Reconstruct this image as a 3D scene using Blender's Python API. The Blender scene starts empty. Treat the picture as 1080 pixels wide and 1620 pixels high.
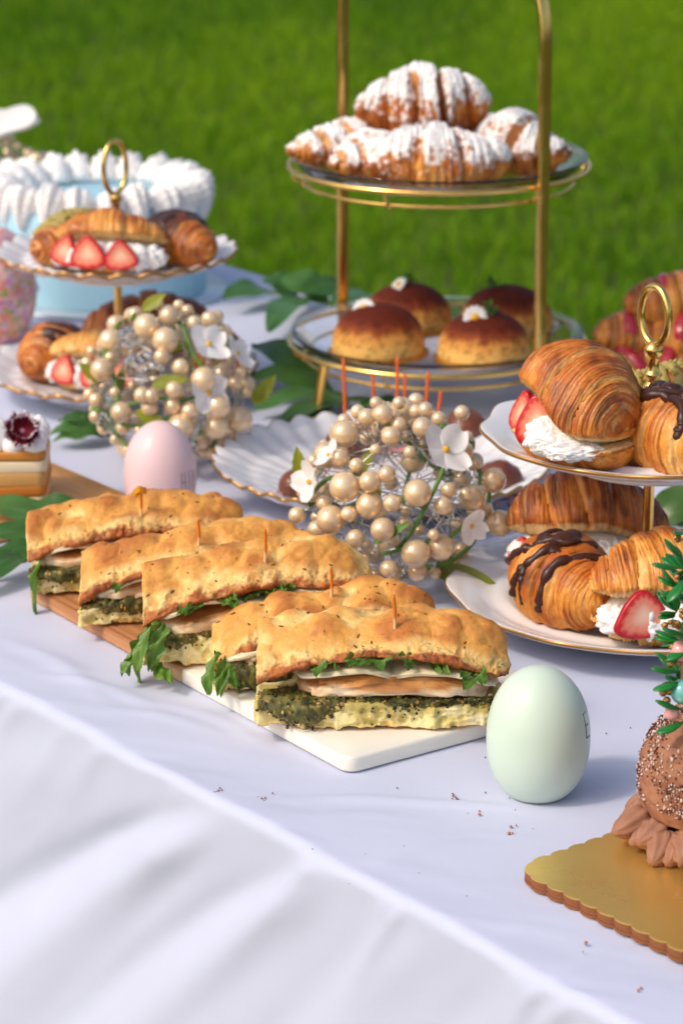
import bpy, math, random
import numpy as np
from mathutils import Vector, Matrix, Euler

# ------------------------------------------------------------------ camera, world, sun, exposure
SC = bpy.context.scene
COL = SC.collection
T = 0.75                                   # height of the table top
CAM_H, PITCH, FPX = 1.38, 17.5, 4600.0     # camera height, downward pitch, focal length in photo pixels
cam_d = bpy.data.cameras.new("camera"); cam = bpy.data.objects.new("camera", cam_d); COL.objects.link(cam)
cam.location = (0, 0, CAM_H); cam.rotation_euler = (math.radians(90 - PITCH), 0, 0)
cam_d.sensor_width = 36; cam_d.sensor_fit = 'AUTO'; cam_d.lens = FPX / 1620 * 36
cam_d.clip_start = 0.05; cam_d.clip_end = 500
cam_d.dof.use_dof = True; cam_d.dof.focus_distance = 1.63; cam_d.dof.aperture_fstop = 11.5
cam_d.dof.aperture_blades = 0
SC.camera = cam

SUN_DIR = Vector((-0.62, -0.36, 0.72)).normalized()
elev = math.asin(SUN_DIR.z); azim = math.atan2(SUN_DIR.x, SUN_DIR.y)
W = bpy.data.worlds.new("World"); SC.world = W; W.use_nodes = True
nt = W.node_tree; bg = nt.nodes["Background"]
sky = nt.nodes.new("ShaderNodeTexSky"); sky.sky_type = 'NISHITA'; sky.sun_disc = False
sky.sun_elevation = elev; sky.sun_rotation = azim; sky.air_density = 1.0; sky.dust_density = 4.0; sky.ozone_density = 1.0
nt.links.new(sky.outputs[0], bg.inputs[0]); bg.inputs[1].default_value = 0.15
sun_d = bpy.data.lights.new("sun", 'SUN'); sun_d.energy = 1.4; sun_d.angle = math.radians(8.0); sun_d.color = (1.0, 0.92, 0.80)
sun = bpy.data.objects.new("sun", sun_d); COL.objects.link(sun)
sun.rotation_euler = SUN_DIR.to_track_quat('Z', 'Y').to_euler()
VS = SC.view_settings; VS.view_transform = 'Standard'; VS.look = 'None'; VS.gamma = 1; VS.use_curve_mapping = False; VS.exposure = 0.12
SC.cycles.use_denoising = True
SC.cycles.max_bounces = 10; SC.cycles.transparent_max_bounces = 12

# ------------------------------------------------------------------ helpers
CP, SP = math.cos(math.radians(PITCH)), math.sin(math.radians(PITCH))
def ray(px, py):
    x, y = (px - 540) / FPX, -(py - 810) / FPX
    return np.array([x, CP + y * SP, -SP + y * CP])
def P(px, py, z):
    "the point at height z that the photograph shows at pixel (px, py)"
    d = ray(px, py); t = (z - CAM_H) / d[2]
    return np.array([d[0] * t, d[1] * t, z])
def PY(px, py, Y):
    "the point at distance Y from the camera that the photograph shows at (px, py)"
    d = ray(px, py); t = Y / d[1]
    return np.array([d[0] * t, Y, CAM_H + d[2] * t])

def S(r, g, b):
    f = lambda c: (c / 255 / 12.92) if c <= 10 else ((c / 255 + 0.055) / 1.055) ** 2.4
    return np.array([f(r), f(g), f(b)])

def _hash(i, j, k):
    n = (i * 374761393 + j * 668265263 + k * 1274126177) & 0xffffffff
    n = ((n ^ (n >> 13)) * 1274126177) & 0xffffffff
    n = ((n ^ (n >> 15)) * 2246822519) & 0xffffffff
    return ((n ^ (n >> 16)) & 0xffffff) / float(0x7fffff) - 1.0
def vnoise(p):
    p = np.asarray(p, float); f = np.floor(p); i = f.astype(np.int64); t = p - f
    t = t * t * t * (t * (t * 6 - 15) + 10)
    r = 0
    for a in (0, 1):
        wa = t[..., 0] if a else 1 - t[..., 0]
        for b in (0, 1):
            wb = t[..., 1] if b else 1 - t[..., 1]
            for c in (0, 1):
                wc = t[..., 2] if c else 1 - t[..., 2]
                r = r + wa * wb * wc * _hash(i[..., 0] + a, i[..., 1] + b, i[..., 2] + c)
    return r
def fbm(p, oct=3, gain=0.5):
    p = np.asarray(p, float); r = 0; a = 1.0; s = 0
    for o in range(oct):
        r = r + a * vnoise(p * (2.03 ** o) + 17.3 * o); s += a; a *= gain
    return r / s
def sstep(a, b, x):
    t = np.clip((x - a) / (b - a), 0, 1); return t * t * (3 - 2 * t)
def mix(a, b, w):
    w = np.asarray(w)[..., None]; return np.asarray(a) * (1 - w) + np.asarray(b) * w

def normals(V, wrap):
    du = np.gradient(V, axis=0)
    dv = (np.roll(V, -1, 1) - np.roll(V, 1, 1)) if wrap else np.gradient(V, axis=1)
    n = np.cross(du, dv); return n / (np.linalg.norm(n, axis=-1, keepdims=True) + 1e-12)

def grid(V, wrap_v=False, wrap_u=False, caps=False):
    "quads of a grid of points (nu, nv, 3)"
    nu, nv = V.shape[:2]
    idx = np.arange(nu * nv).reshape(nu, nv)
    a = idx if not wrap_u else np.vstack([idx, idx[:1]])
    if wrap_v: a = np.hstack([a, a[:, :1]])
    Q = np.stack([a[:-1, :-1], a[1:, :-1], a[1:, 1:], a[:-1, 1:]], -1).reshape(-1, 4)
    P_ = V.reshape(-1, 3); Tt = np.zeros((0, 3), int)
    if caps:
        n0 = len(P_); P_ = np.vstack([P_, V[0].mean(0), V[-1].mean(0)])
        r = idx[0]; s = idx[-1]
        Tt = np.vstack([np.stack([np.full(nv, n0), r, np.roll(r, -1)], -1), np.stack([np.full(nv, n0 + 1), np.roll(s, -1), s], -1)])
    return P_, Q, Tt

class MB:
    "collects grids, tubes and balls into one mesh"
    def __init__(s): s.V, s.Q, s.T, s.C, s.n = [], [], [], [], 0
    def add(s, V, Q=None, Tt=None, C=None):
        V = np.asarray(V, float).reshape(-1, 3)
        if Q is not None and len(Q): s.Q.append(np.asarray(Q) + s.n)
        if Tt is not None and len(Tt): s.T.append(np.asarray(Tt) + s.n)
        if C is None: C = np.ones((len(V), 3))
        C = np.asarray(C, float)
        if C.ndim == 1: C = np.tile(C, (len(V), 1))
        if len(C) < len(V): C = np.vstack([C, np.tile(C[-1], (len(V) - len(C), 1))])
        s.V.append(V); s.C.append(C); s.n += len(V); return s
    def tube(s, pts, r, n=8, C=None, flat=1.0, caps=True):
        V, Q, Tt = tube(pts, r, n, flat, caps); return s.add(V, Q, Tt, C)
    def mesh(s, name, mat, smooth=True):
        V = np.vstack(s.V); C = np.vstack(s.C)
        Q = np.vstack(s.Q) if s.Q else np.zeros((0, 4), int); Tt = np.vstack(s.T) if s.T else np.zeros((0, 3), int)
        m = bpy.data.meshes.new(name)
        m.vertices.add(len(V)); m.vertices.foreach_set("co", V.astype(np.float32).ravel())
        m.loops.add(Q.size + Tt.size); m.loops.foreach_set("vertex_index", np.concatenate([Q.ravel(), Tt.ravel()]).astype(np.int32))
        m.polygons.add(len(Q) + len(Tt))
        st = np.concatenate([np.arange(len(Q)) * 4, len(Q) * 4 + np.arange(len(Tt)) * 3]).astype(np.int32)
        m.polygons.foreach_set("loop_start", st)
        m.update(calc_edges=True); m.validate()
        m.polygons.foreach_set("use_smooth", np.full(len(m.polygons), smooth))
        at = m.color_attributes.new("Col", 'FLOAT_COLOR', 'POINT')
        at.data.foreach_set("color", np.hstack([np.clip(C, 0, 1), np.ones((len(C), 1))]).astype(np.float32).ravel())
        m.materials.append(mat); return m
    def build(s, name, mat, parent=None, smooth=True, **kw):
        return link(name, s.mesh(name, mat, smooth), parent, **kw)

def link(name, mesh, parent=None, loc=None, rot=None, scale=None, kind=None, label=None):
    o = bpy.data.objects.new(name, mesh); COL.objects.link(o)
    if parent is not None: o.parent = parent
    if loc is not None: o.location = loc
    if rot is not None: o.rotation_euler = rot
    if scale is not None: o.scale = (scale,) * 3 if np.isscalar(scale) else scale
    if kind: o["kind"] = kind
    if label: o["label"] = label
    return o
def thing(name, label, cat, loc=(0, 0, 0), rz=0.0, group=None, rot=None):
    o = bpy.data.objects.new(name, None); COL.objects.link(o)
    o.empty_display_size = 0.02
    o.location = loc; o.rotation_euler = rot if rot is not None else (0, 0, rz)
    o["label"] = label; o["category"] = cat
    if group: o["group"] = group
    return o
def tag(o, label, cat, group=None):
    o["label"] = label; o["category"] = cat
    if group: o["group"] = group
    return o

def tube(pts, r, n=8, flat=1.0, caps=True):
    p = np.asarray(pts, float); m = len(p); r = np.broadcast_to(np.asarray(r, float), (m,))
    t = np.gradient(p, axis=0); t /= np.linalg.norm(t, axis=1, keepdims=True) + 1e-12
    a = np.array([0, 0, 1.0]) if abs(t[0][2]) < 0.9 else np.array([1.0, 0, 0])
    N = np.zeros_like(p); v = a - t[0] * (a @ t[0]); N[0] = v / np.linalg.norm(v)
    for i in range(1, m):
        v = N[i - 1] - t[i] * (N[i - 1] @ t[i]); N[i] = v / (np.linalg.norm(v) + 1e-12)
    B = np.cross(t, N); th = np.linspace(0, 2 * np.pi, n, endpoint=False)
    V = p[:, None] + r[:, None, None] * (N[:, None] * np.cos(th)[None, :, None] * flat - B[:, None] * np.sin(th)[None, :, None])
    return grid(V, wrap_v=True, caps=caps)
def lathe(prof, n=64, rad=None, caps=False):
    "profile [(r, z)...] turned about z; rad(theta, r, z) may vary it"
    pr = np.asarray(prof, float); th = np.linspace(0, 2 * np.pi, n, endpoint=False)
    r, z = pr[:, 0][:, None] * np.ones(n), pr[:, 1][:, None] * np.ones(n)
    if rad: r, z = rad(th[None, :], r, z)
    V = np.stack([r * np.cos(th), -r * np.sin(th), z], -1)
    return grid(V, wrap_v=True, caps=caps)
def ring(R, r, n=64, k=8, z=0, flat=1.0):
    th = np.linspace(0, 2 * np.pi, n, endpoint=False); a = np.linspace(0, 2 * np.pi, k, endpoint=False)
    V = np.stack([(R + r * np.cos(a)[None]) * np.cos(th)[:, None], (R + r * np.cos(a)[None]) * np.sin(th)[:, None], z + flat * r * np.sin(a)[None] + 0 * th[:, None]], -1)
    return grid(V, wrap_v=True, wrap_u=True)
def ball(r=1.0, nu=10, nv=16, c=(0, 0, 0), sc=(1, 1, 1)):
    ph = np.linspace(0.12, np.pi - 0.12, nu); th = np.linspace(0, 2 * np.pi, nv, endpoint=False)
    V = np.stack([np.sin(ph)[:, None] * np.cos(th), np.sin(ph)[:, None] * np.sin(th), np.cos(ph)[:, None] + 0 * th], -1)
    V[..., 2] *= 1.0; P_, Q, Tt = grid(V * r * np.array(sc) + np.array(c), wrap_v=True, caps=True)
    P_[-2] = np.array(c) + np.array([0, 0, r * sc[2]]); P_[-1] = np.array(c) - np.array([0, 0, r * sc[2]])
    return P_, Q, Tt
def blob(rng, size, amp=0.15, freq=2.0, nu=20, nv=28, power=1.0, c=(0, 0, 0)):
    "uneven rounded lump; power < 1 squares it off"
    ph = np.linspace(0.08, np.pi - 0.08, nu); th = np.linspace(0, 2 * np.pi, nv, endpoint=False)
    D = np.stack([np.sin(ph)[:, None] * np.cos(th), np.sin(ph)[:, None] * np.sin(th), np.cos(ph)[:, None] + 0 * th], -1)
    E = np.sign(D) * np.abs(D) ** power
    n = fbm(D * freq + rng.uniform(-50, 50, 3), 3)
    V = E * (1 + amp * n[..., None]) * np.asarray(size) + np.asarray(c)
    P_, Q, Tt = grid(V, wrap_v=True, caps=True); return P_, Q, Tt
def curve3(pts, n=40):
    "smooth curve through points (Catmull-Rom)"
    p = np.asarray(pts, float); p = np.vstack([2 * p[0] - p[1], p, 2 * p[-1] - p[-2]]); m = len(p) - 3
    out = []
    for t in np.linspace(0, m - 1e-6, n):
        i = int(t); f = t - i; a, b, c, d = p[i:i + 4]
        out.append(0.5 * (2 * b + (c - a) * f + (2 * a - 5 * b + 4 * c - d) * f * f + (3 * b - a - 3 * c + d) * f ** 3))
    return np.array(out)
def rotz(V, a):
    c, s = math.cos(a), math.sin(a); V = np.asarray(V, float); o = V.copy()
    o[..., 0] = c * V[..., 0] - s * V[..., 1]; o[..., 1] = s * V[..., 0] + c * V[..., 1]; return o
def rotm(V, e):
    return np.asarray(V) @ np.array(Euler(e).to_matrix()).T
def align(V, d, up=(0, 0, 1)):
    "turn local +z onto direction d"
    q = np.array(Vector(d).to_track_quat('Z', 'Y').to_matrix()); return np.asarray(V) @ q.T

def mat(name, col=(0.8, 0.8, 0.8), rough=0.5, metal=0.0, vcol=False, var=None, bump=None, sss=0.0, sssr=(1, 0.5, 0.3), sssc=0.004,
        coat=0.0, trans=0.0, ior=1.45, spec=0.5, sheen=0.0, rvar=None, rand=0.0, transl=0.0, aniso=None):
    m = bpy.data.materials.new(name); m.use_nodes = True; n = m.node_tree.nodes; l = m.node_tree.links
    b = n["Principled BSDF"]; I = b.inputs
    tc = n.new("ShaderNodeTexCoord")
    if vcol:
        a = n.new("ShaderNodeVertexColor"); a.layer_name = "Col"; src = a.outputs[0]
    else:
        a = n.new("ShaderNodeRGB"); a.outputs[0].default_value = (*[float(c) for c in col[:3]], 1); src = a.outputs[0]
    def noise(scale, detail=3.0, rough_=0.55):
        t = n.new("ShaderNodeTexNoise"); t.inputs["Scale"].default_value = scale; t.inputs["Detail"].default_value = detail
        t.inputs["Roughness"].default_value = rough_; l.new(tc.outputs["Object"], t.inputs["Vector"]); return t
    if var:                                 # [(scale, amount)...] brightness variation of the material
        for sc_, am in var:
            t = noise(sc_); mr = n.new("ShaderNodeMapRange"); mr.inputs[1].default_value = 0.25; mr.inputs[2].default_value = 0.75
            mr.inputs[3].default_value = 1 - am; mr.inputs[4].default_value = 1 + am
            l.new(t.outputs[0], mr.inputs[0]); mx = n.new("ShaderNodeMix"); mx.data_type = 'RGBA'; mx.blend_type = 'MULTIPLY'
            mx.inputs[0].default_value = 1; l.new(src, mx.inputs[6]); l.new(mr.outputs[0], mx.inputs[7]); src = mx.outputs[2]
    if rand:
        oi = n.new("ShaderNodeObjectInfo"); mr = n.new("ShaderNodeMapRange"); mr.inputs[3].default_value = 1 - rand; mr.inputs[4].default_value = 1 + rand
        l.new(oi.outputs["Random"], mr.inputs[0]); mx = n.new("ShaderNodeMix"); mx.data_type = 'RGBA'; mx.blend_type = 'MULTIPLY'
        mx.inputs[0].default_value = 1; l.new(src, mx.inputs[6]); l.new(mr.outputs[0], mx.inputs[7]); src = mx.outputs[2]
    l.new(src, I["Base Color"])
    I["Roughness"].default_value = rough; I["Metallic"].default_value = metal; I["IOR"].default_value = ior
    I["Specular IOR Level"].default_value = spec; I["Coat Weight"].default_value = coat; I["Coat Roughness"].default_value = 0.08
    I["Transmission Weight"].default_value = trans; I["Sheen Weight"].default_value = sheen
    if rvar:
        t = noise(rvar[0]); mr = n.new("ShaderNodeMapRange"); mr.inputs[1].default_value = 0.3; mr.inputs[2].default_value = 0.7
        mr.inputs[3].default_value = rvar[1]; mr.inputs[4].default_value = rvar[2]; l.new(t.outputs[0], mr.inputs[0]); l.new(mr.outputs[0], I["Roughness"])
    if sss:
        I["Subsurface Weight"].default_value = sss; I["Subsurface Radius"].default_value = sssr; I["Subsurface Scale"].default_value = sssc
    if bump:                                # [(scale, strength, distance)...]
        prev = None
        for sc_, st, di in bump:
            t = noise(sc_, 4.0, 0.6); bp = n.new("ShaderNodeBump"); bp.inputs["Strength"].default_value = st; bp.inputs["Distance"].default_value = di
            l.new(t.outputs[0], bp.inputs["Height"])
            if prev: l.new(prev.outputs[0], bp.inputs["Normal"])
            prev = bp
        l.new(prev.outputs[0], I["Normal"])
    if transl:
        tr = n.new("ShaderNodeBsdfTranslucent"); ms = n.new("ShaderNodeMixShader"); ms.inputs[0].default_value = transl
        l.new(src, tr.inputs[0]); l.new(b.outputs[0], ms.inputs[1]); l.new(tr.outputs[0], ms.inputs[2]); l.new(ms.outputs[0], n["Material Output"].inputs[0])
    m["bsdf"] = b.name
    return m
# ------------------------------------------------------------------ the setting: lawn and table
M_ground = mat("lawn soil", S(74, 84, 44), 0.95, var=[(3.0, 0.25), (40.0, 0.35)], spec=0.1)
g = MB(); G_ = 150.0
g.add([(-G_, -G_, 0), (G_, -G_, 0), (G_, G_, 0), (-G_, G_, 0)], [(0, 1, 2, 3)])
g.build("ground", M_ground, kind="structure")

M_grass = mat("grass blades", vcol=True, rough=0.65, spec=0.25, transl=0.45)
def make_grass():
    r = np.random.default_rng(3); n = 190000
    y = 2.2 + 10.8 * r.random(n) ** 0.85; x = (r.random(n) - 0.5) * (2.6 + 0.42 * y)
    big = fbm(np.stack([x * 1.1, y * 0.45, 0 * x], -1), 3) ; clump = fbm(np.stack([x * 9, y * 9, 0 * x + 5], -1), 2)
    h = (0.034 + 0.020 * r.random(n)) * (1 + 0.35 * clump + 0.2 * big); w = 0.0022 + 0.0016 * r.random(n)
    a = r.random(n) * 2 * np.pi; b = r.random(n) * 2 * np.pi; lean = h * (0.25 + 0.6 * r.random(n))
    c, s = np.cos(a) * w, np.sin(a) * w
    lx, ly = np.cos(b) * lean, np.sin(b) * lean
    z0 = 0 * x
    V = np.stack([np.stack([x - c, y - s, z0], -1), np.stack([x + c, y + s, z0], -1),
                  np.stack([x + .7 * c + lx * .4, y + .7 * s + ly * .4, h * .6], -1), np.stack([x - .7 * c + lx * .4, y - .7 * s + ly * .4, h * .6], -1),
                  np.stack([x + lx, y + ly, h], -1)], 1)
    i = np.arange(n)[:, None] * 5
    Q = i + np.array([[0, 1, 2, 3]]); Tt = i + np.array([[3, 2, 4]])
    t = np.clip(0.5 + 0.5 * r.standard_normal(n) * 0.6 + 0.9 * big, 0, 1)
    C = mix(S(66, 124, 5), S(144, 180, 20), t); C = np.repeat(C[:, None], 5, 1).reshape(-1, 3)
    m = MB(); m.add(V, Q, Tt, C); m.build("grass", M_grass, smooth=False, kind="stuff")
make_grass()

E0, E1 = P(214, 1186, T), P(935, 1573, T)          # two points on the table's near edge
AX = (E1 - E0)[:2] / np.linalg.norm((E1 - E0)[:2]); IN = np.array([-AX[1], AX[0]])
TABLE_W, S0, S1 = 0.775, -1.55, 0.89
TAB_A = math.atan2(AX[1], AX[0])
def on_table(s, t, z=T): return np.array([E0[0] + AX[0] * s + IN[0] * t, E0[1] + AX[1] * s + IN[1] * t, z])
def table_st(p): d = np.asarray(p)[:2] - E0[:2]; return d @ AX, d @ IN

M_cloth = mat("white tablecloth", S(200, 204, 224), 0.85, spec=0.2, sheen=0.15, var=[(30, 0.012)], bump=[(1400, 0.12, 0.0004), (45, 0.10, 0.003)])
def make_cloth():
    HANG = 0.62; R = 0.0065
    def edge(d):                                    # d = cloth length past the edge -> (outward, drop)
        a = np.clip(d / R, 0, np.pi / 2); return R * np.sin(a), R * (1 - np.cos(a)) + np.maximum(d - R * np.pi / 2, 0)
    tf = -np.concatenate([np.linspace(HANG, 0.33, 24, endpoint=False), np.linspace(0.33, 0.03, 110, endpoint=False), np.linspace(0.03, 0, 14, endpoint=False)])
    tt = np.concatenate([np.linspace(0, 0.12, 50, endpoint=False), np.linspace(0.12, TABLE_W, 130)])
    tb = TABLE_W + np.concatenate([np.linspace(0.002, 0.03, 8), np.linspace(0.05, HANG, 22)])
    t = np.concatenate([tf, tt, tb])
    s = np.concatenate([S0 - np.linspace(HANG, 0.004, 24), np.linspace(S0, -0.75, 120, endpoint=False), np.linspace(-0.75, 0.6, 420, endpoint=False), np.linspace(0.6, S1, 60), S1 + np.linspace(0.004, HANG, 24)])
    s, t = np.meshgrid(s, t, indexing='ij')
    ol, dl = edge(np.maximum(S0 - s, 0)); orr, dr = edge(np.maximum(s - S1, 0)); of, df = edge(np.maximum(-t, 0)); ob, db = edge(np.maximum(t - TABLE_W, 0))
    a = np.clip(s, S0, S1) - ol + orr; b = np.clip(t, 0, TABLE_W) - of + ob
    drop = np.maximum(np.maximum(dl, dr), np.maximum(df, db))
    # folds of the near hanging side, sweeping away from the points where the cloth is pulled
    out = 0.05 * sstep(0.0, 0.35, df)
    sA = table_st(P(405, 1288, T))[0]
    folds = [(sA - .015, -1.35, .018, .026, .030), (sA + .075, -1.1, .014, .022, .015), (sA + .16, -0.75, .016, .020, .007), (sA + .235, -0.62, .012, .016, .005), (sA + .31, -0.55, .014, .018, .006), (sA + .40, -0.5, .02, .02, .006),
             (sA - .17, -1.25, .030, .05, .014), (sA - .29, -0.85, .02, .04, .012), (sA - .47, -0.5, .03, .05, .015), (sA + .52, -.3, .03, .03, .01), (sA - .65, -.4, .04, .05, .015)]
    for s0, sl, w0, wg, am in folds:
        am = am * 0.33
        cx = s - s0 - sl * df * (1 - 0.25 * np.clip(df / 0.4, 0, 1)); w = w0 + wg * np.clip(df / 0.2, 0, 1.6)
        out = out + am * np.exp(-(cx / w) ** 2) * sstep(0.0, 0.05, df) * (1 + 0.3 * vnoise(np.stack([df * 9, 0 * df + s0 * 7, 0 * df], -1)))
        out = out - 0.55 * am * np.exp(-((cx + 1.7 * w) / (0.7 * w)) ** 2) * sstep(0.01, 0.06, df)
    sk = s + 0.95 * df
    # short tight gathers running down off the rim
    rg = np.random.default_rng(21)
    for _ in range(34):
        s0 = rg.uniform(-0.6, 0.62); w = rg.uniform(.003, .009); ln = rg.uniform(.03, .12); am = rg.uniform(.0008, .0022); sl = rg.uniform(-.9, -.2)
        out = out + am * np.exp(-((s - s0 - sl * df) / (w * (1 + df / .06))) ** 2) * sstep(0, .012, df) * np.exp(-(df / ln) ** 2)
    out = out + 0.006 * fbm(np.stack([sk * 7, df * 2.2, 0 * s], -1), 2) * sstep(0.01, 0.12, df) + 0.0016 * fbm(np.stack([sk * 26, df * 6, 0 * s + 3], -1), 2) * sstep(0.0, 0.05, df)
    b = b - out * (df > 0)
    b = b + 0.03 * fbm(np.stack([s * 5, db * 2, 0 * s + 9], -1), 2) * sstep(0.02, 0.2, db)
    # the top: slack, shallow creases and the soft bead along the edge
    z = -drop
    top = (drop < 0.0005)
    fade = sstep(0.0, 0.0012, 0.0012 - np.minimum(drop, 0.0012))
    near = np.exp(-np.maximum(t, 0) / 0.05)
    wz = 0.0012 * fbm(np.stack([s * 6, t * 9, 0 * s], -1), 3) + 0.0026 * near * fbm(np.stack([s * 16 - t * 22, t * 9 + s * 4, 0 * s + 2], -1), 3)
    X = E0[0] + AX[0] * a + IN[0] * b; Y = E0[1] + AX[1] * a + IN[1] * b
    def crease(p, q, w, am):
        p, q = P(*p, T)[:2], P(*q, T)[:2]; d = (q - p); L = np.linalg.norm(d); d = d / L; nn = np.array([-d[1], d[0]])
        u = (X - p[0]) * d[0] + (Y - p[1]) * d[1]; v = (X - p[0]) * nn[0] + (Y - p[1]) * nn[1]
        v = v - 0.006 * np.sin(u / L * 3.0) - 0.003 * vnoise(np.stack([u * 20, 0 * u, 0 * u], -1))
        return am * np.exp(-(v / w) ** 2) * sstep(-0.03, 0.05, u) * (1 - sstep(L - 0.05, L + 0.03, u))
    for p, q, w, am in [((405, 1262), (860, 1280), .005, .0014), ((430, 1300), (640, 1292), .006, .0016), ((150, 1120), (330, 1152), .007, .0018), ((230, 1105), (420, 1172), .006, .0012),
                        ((560, 1370), (800, 1330), .006, .0012), ((20, 1010), (160, 1100), .008, .0016), ((640, 1330), (830, 1322), .005, .0009), ((860, 1540), (1060, 1500), .006, .0016),
                        ((900, 1210), (1030, 1195), .006, .001), ((940, 1150), (1060, 1160), .008, .001), ((760, 1480), (1000, 1440), .009, .0012), ((60, 1060), (250, 1120), .006, .0012)]:
        wz = wz + crease(p, q, w, am)
    wz = wz * np.where(drop < 0.004, 1, np.exp(-(drop - 0.004) / 0.01))
    lift = 0.0
    Z = T + z + wz * 1.0 - 0.0006
    Z = np.maximum(Z, 0.03)
    # edge wander so the rim is not ruler straight
    ew = 0.0035 * fbm(np.stack([s * 11, 0 * s, 0 * s + 4], -1), 2) * np.exp(-(np.maximum(t, 0) / 0.06) ** 2) * (drop < 0.3)
    X = X + IN[0] * ew; Y = Y + IN[1] * ew
    V = np.stack([X, Y, Z], -1); P_, Q, _ = grid(V)
    m = MB(); m.add(P_, Q)
    o = m.build("tablecloth", M_cloth)
    tag(o, "white tablecloth draped over the long buffet table on the lawn", "tablecloth")
make_cloth()
# ------------------------------------------------------------------ tableware
M_gold = mat("polished gold", S(248, 204, 116), 0.2, metal=1.0, rvar=(60, 0.14, 0.28))
M_goldrim = mat("gold rim line", S(186, 140, 84), 0.32, metal=0.75)
M_porc = mat("white porcelain", S(232, 230, 230), 0.16, spec=0.5, coat=0.3)
M_glass = mat("clear glass", (0.97, 0.99, 0.98), 0.02, trans=1.0, ior=1.45)

def plate_mesh(R, depth, foot, n=192, wave=0, wamp=0.0, rib=0.0, lift=0.0, thick=0.0035, cusp=False):
    "a shallow plate standing on z = 0: the upper and under sides in one skin"
    def shape(th, r, z):
        k = np.clip(r / R, 0, 1)
        if wave:
            c = np.cos(th * wave)
            if cusp: c = 2 * np.abs(np.cos(th * wave / 2)) - 1
            e = sstep(0.72, 1.0, k)
            r2 = r * (1 + wamp * c * e); z2 = z + rib * np.cos(th * wave) * sstep(0.45, 0.75, k) + lift * c * e
            return r2, z2
        return r, z
    b = foot
    top = [(0.0005, b + .004), (R * .30, b + .004), (R * .55, b + .0045), (R * .64, b + .0065), (R * .72, b + .010), (R * .80, b + depth * .52), (R * .88, b + depth * .74), (R * .95, b + depth * .92), (R, b + depth)]
    und = [(R, b + depth - thick * .8), (R * .95, b + depth * .92 - thick), (R * .86, b + depth * .66 - thick), (R * .74, b + .0065), (R * .62, b + .0005), (R * .52, b), (R * .51, 0), (R * .49, 0), (R * .48, b), (R * .2, b), (0.0005, b)]
    c1 = curve3(top, 34)[:, :2] if False else np.array(top)
    pr = []
    for seg in (np.array(top), np.array(und)):
        q = curve3(np.hstack([seg, np.zeros((len(seg), 1))]), len(seg) * 4)[:, :2]; pr.append(q)
    pr = np.vstack(pr); pr[:, 0] = np.maximum(pr[:, 0], 0.0004)
    return lathe(pr[::-1], n, shape), shape
def add_plate(parent, z, R, depth, foot, name="plate", gold=True, rimr=0.0011, **kw):
    (V, Q, Tt), shape = plate_mesh(R, depth, foot, **kw)
    m = MB(); m.add(V, Q, Tt); o = m.build(name, M_porc, parent, loc=(0, 0, z))
    if gold:
        th = np.linspace(0, 2 * np.pi, 260, endpoint=False); r, zz = shape(th, np.full(260, R), np.full(260, foot + depth - .0014))
        c = np.stack([(r + .0004) * np.cos(th), (r + .0004) * np.sin(th), zz], -1); a = np.linspace(0, 2 * np.pi, 7, endpoint=False)
        rd = np.stack([np.cos(th), np.sin(th), 0 * th], -1)
        Vr = c[:, None] + rimr * (rd[:, None] * np.cos(a)[None, :, None] * .8 + np.array([0, 0, 1.5])[None, None] * np.sin(a)[None, :, None])
        m = MB(); m.add(*grid(Vr, True, True)); m.build("gold_rim", M_goldrim, o)
    return o
def ring_handle(parent, z0, h, w, rz, rod):
    "pole finial: turned collar, ball and an upright oval ring"
    m = MB(); m.add(*lathe([(rod, z0 - .030), (rod, z0 - .026), (rod * 1.45, z0 - .0245), (rod * 1.6, z0 - .023), (rod * 1.45, z0 - .0215), (rod * 1.05, z0 - .020), (rod * 1.0, z0 - .018), (rod * 1.4, z0 - .0165), (rod * 1.5, z0 - .0155), (rod * 1.3, z0 - .014), (rod * .95, z0 - .012), (rod * .95, z0 - .004), (rod * 1.3, z0 - .001)], 20))
    m.add(*ball(rod * 1.55, 10, 16, (0, 0, z0)))
    m.build("pole_collar", M_gold, parent)
    t = np.linspace(0, 2 * np.pi, 56, endpoint=False); a = np.linspace(0, 2 * np.pi, 10, endpoint=False)
    x, z = w / 2 * np.sin(t), z0 + rod + h / 2 - h / 2 * np.cos(t); tx, tz = w / 2 * np.cos(t), h / 2 * np.sin(t); L = np.hypot(tx, tz)
    N = np.stack([tz / L, 0 * t, -tx / L], -1); rr = rod * .62
    V = np.stack([x, 0 * t, z], -1)[:, None] + rr * (N[:, None] * np.cos(a)[None, :, None] + np.array([0, 1, 0])[None, None] * np.sin(a)[None, :, None])
    P_, Q, _ = grid(rotz(V, rz), True, True); m = MB(); m.add(P_, Q); m.build("ring_handle", M_gold, parent)

# left two-tier stand (scalloped plates)
c = P(190, 600, T + .012); LS = thing("two_tier_stand", "white scalloped two tier stand with gold ring handle in front of the blue cake", "cake stand", (c[0], c[1], T))
ls_up = .108
add_plate(LS, 0, .112, .020, .006, wave=26, wamp=.018, rib=.0006, lift=.0012, cusp=True)
add_plate(LS, ls_up - .006, .096, .016, .004, wave=26, wamp=.018, rib=.0006, lift=.0012, cusp=True)
m = MB(); m.add(*lathe([(.0032, .008), (.0032, .150)], 16)); m.build("pole", M_gold, LS)
ring_handle(LS, .164, .043, .026, math.radians(50), .0034)

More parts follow.
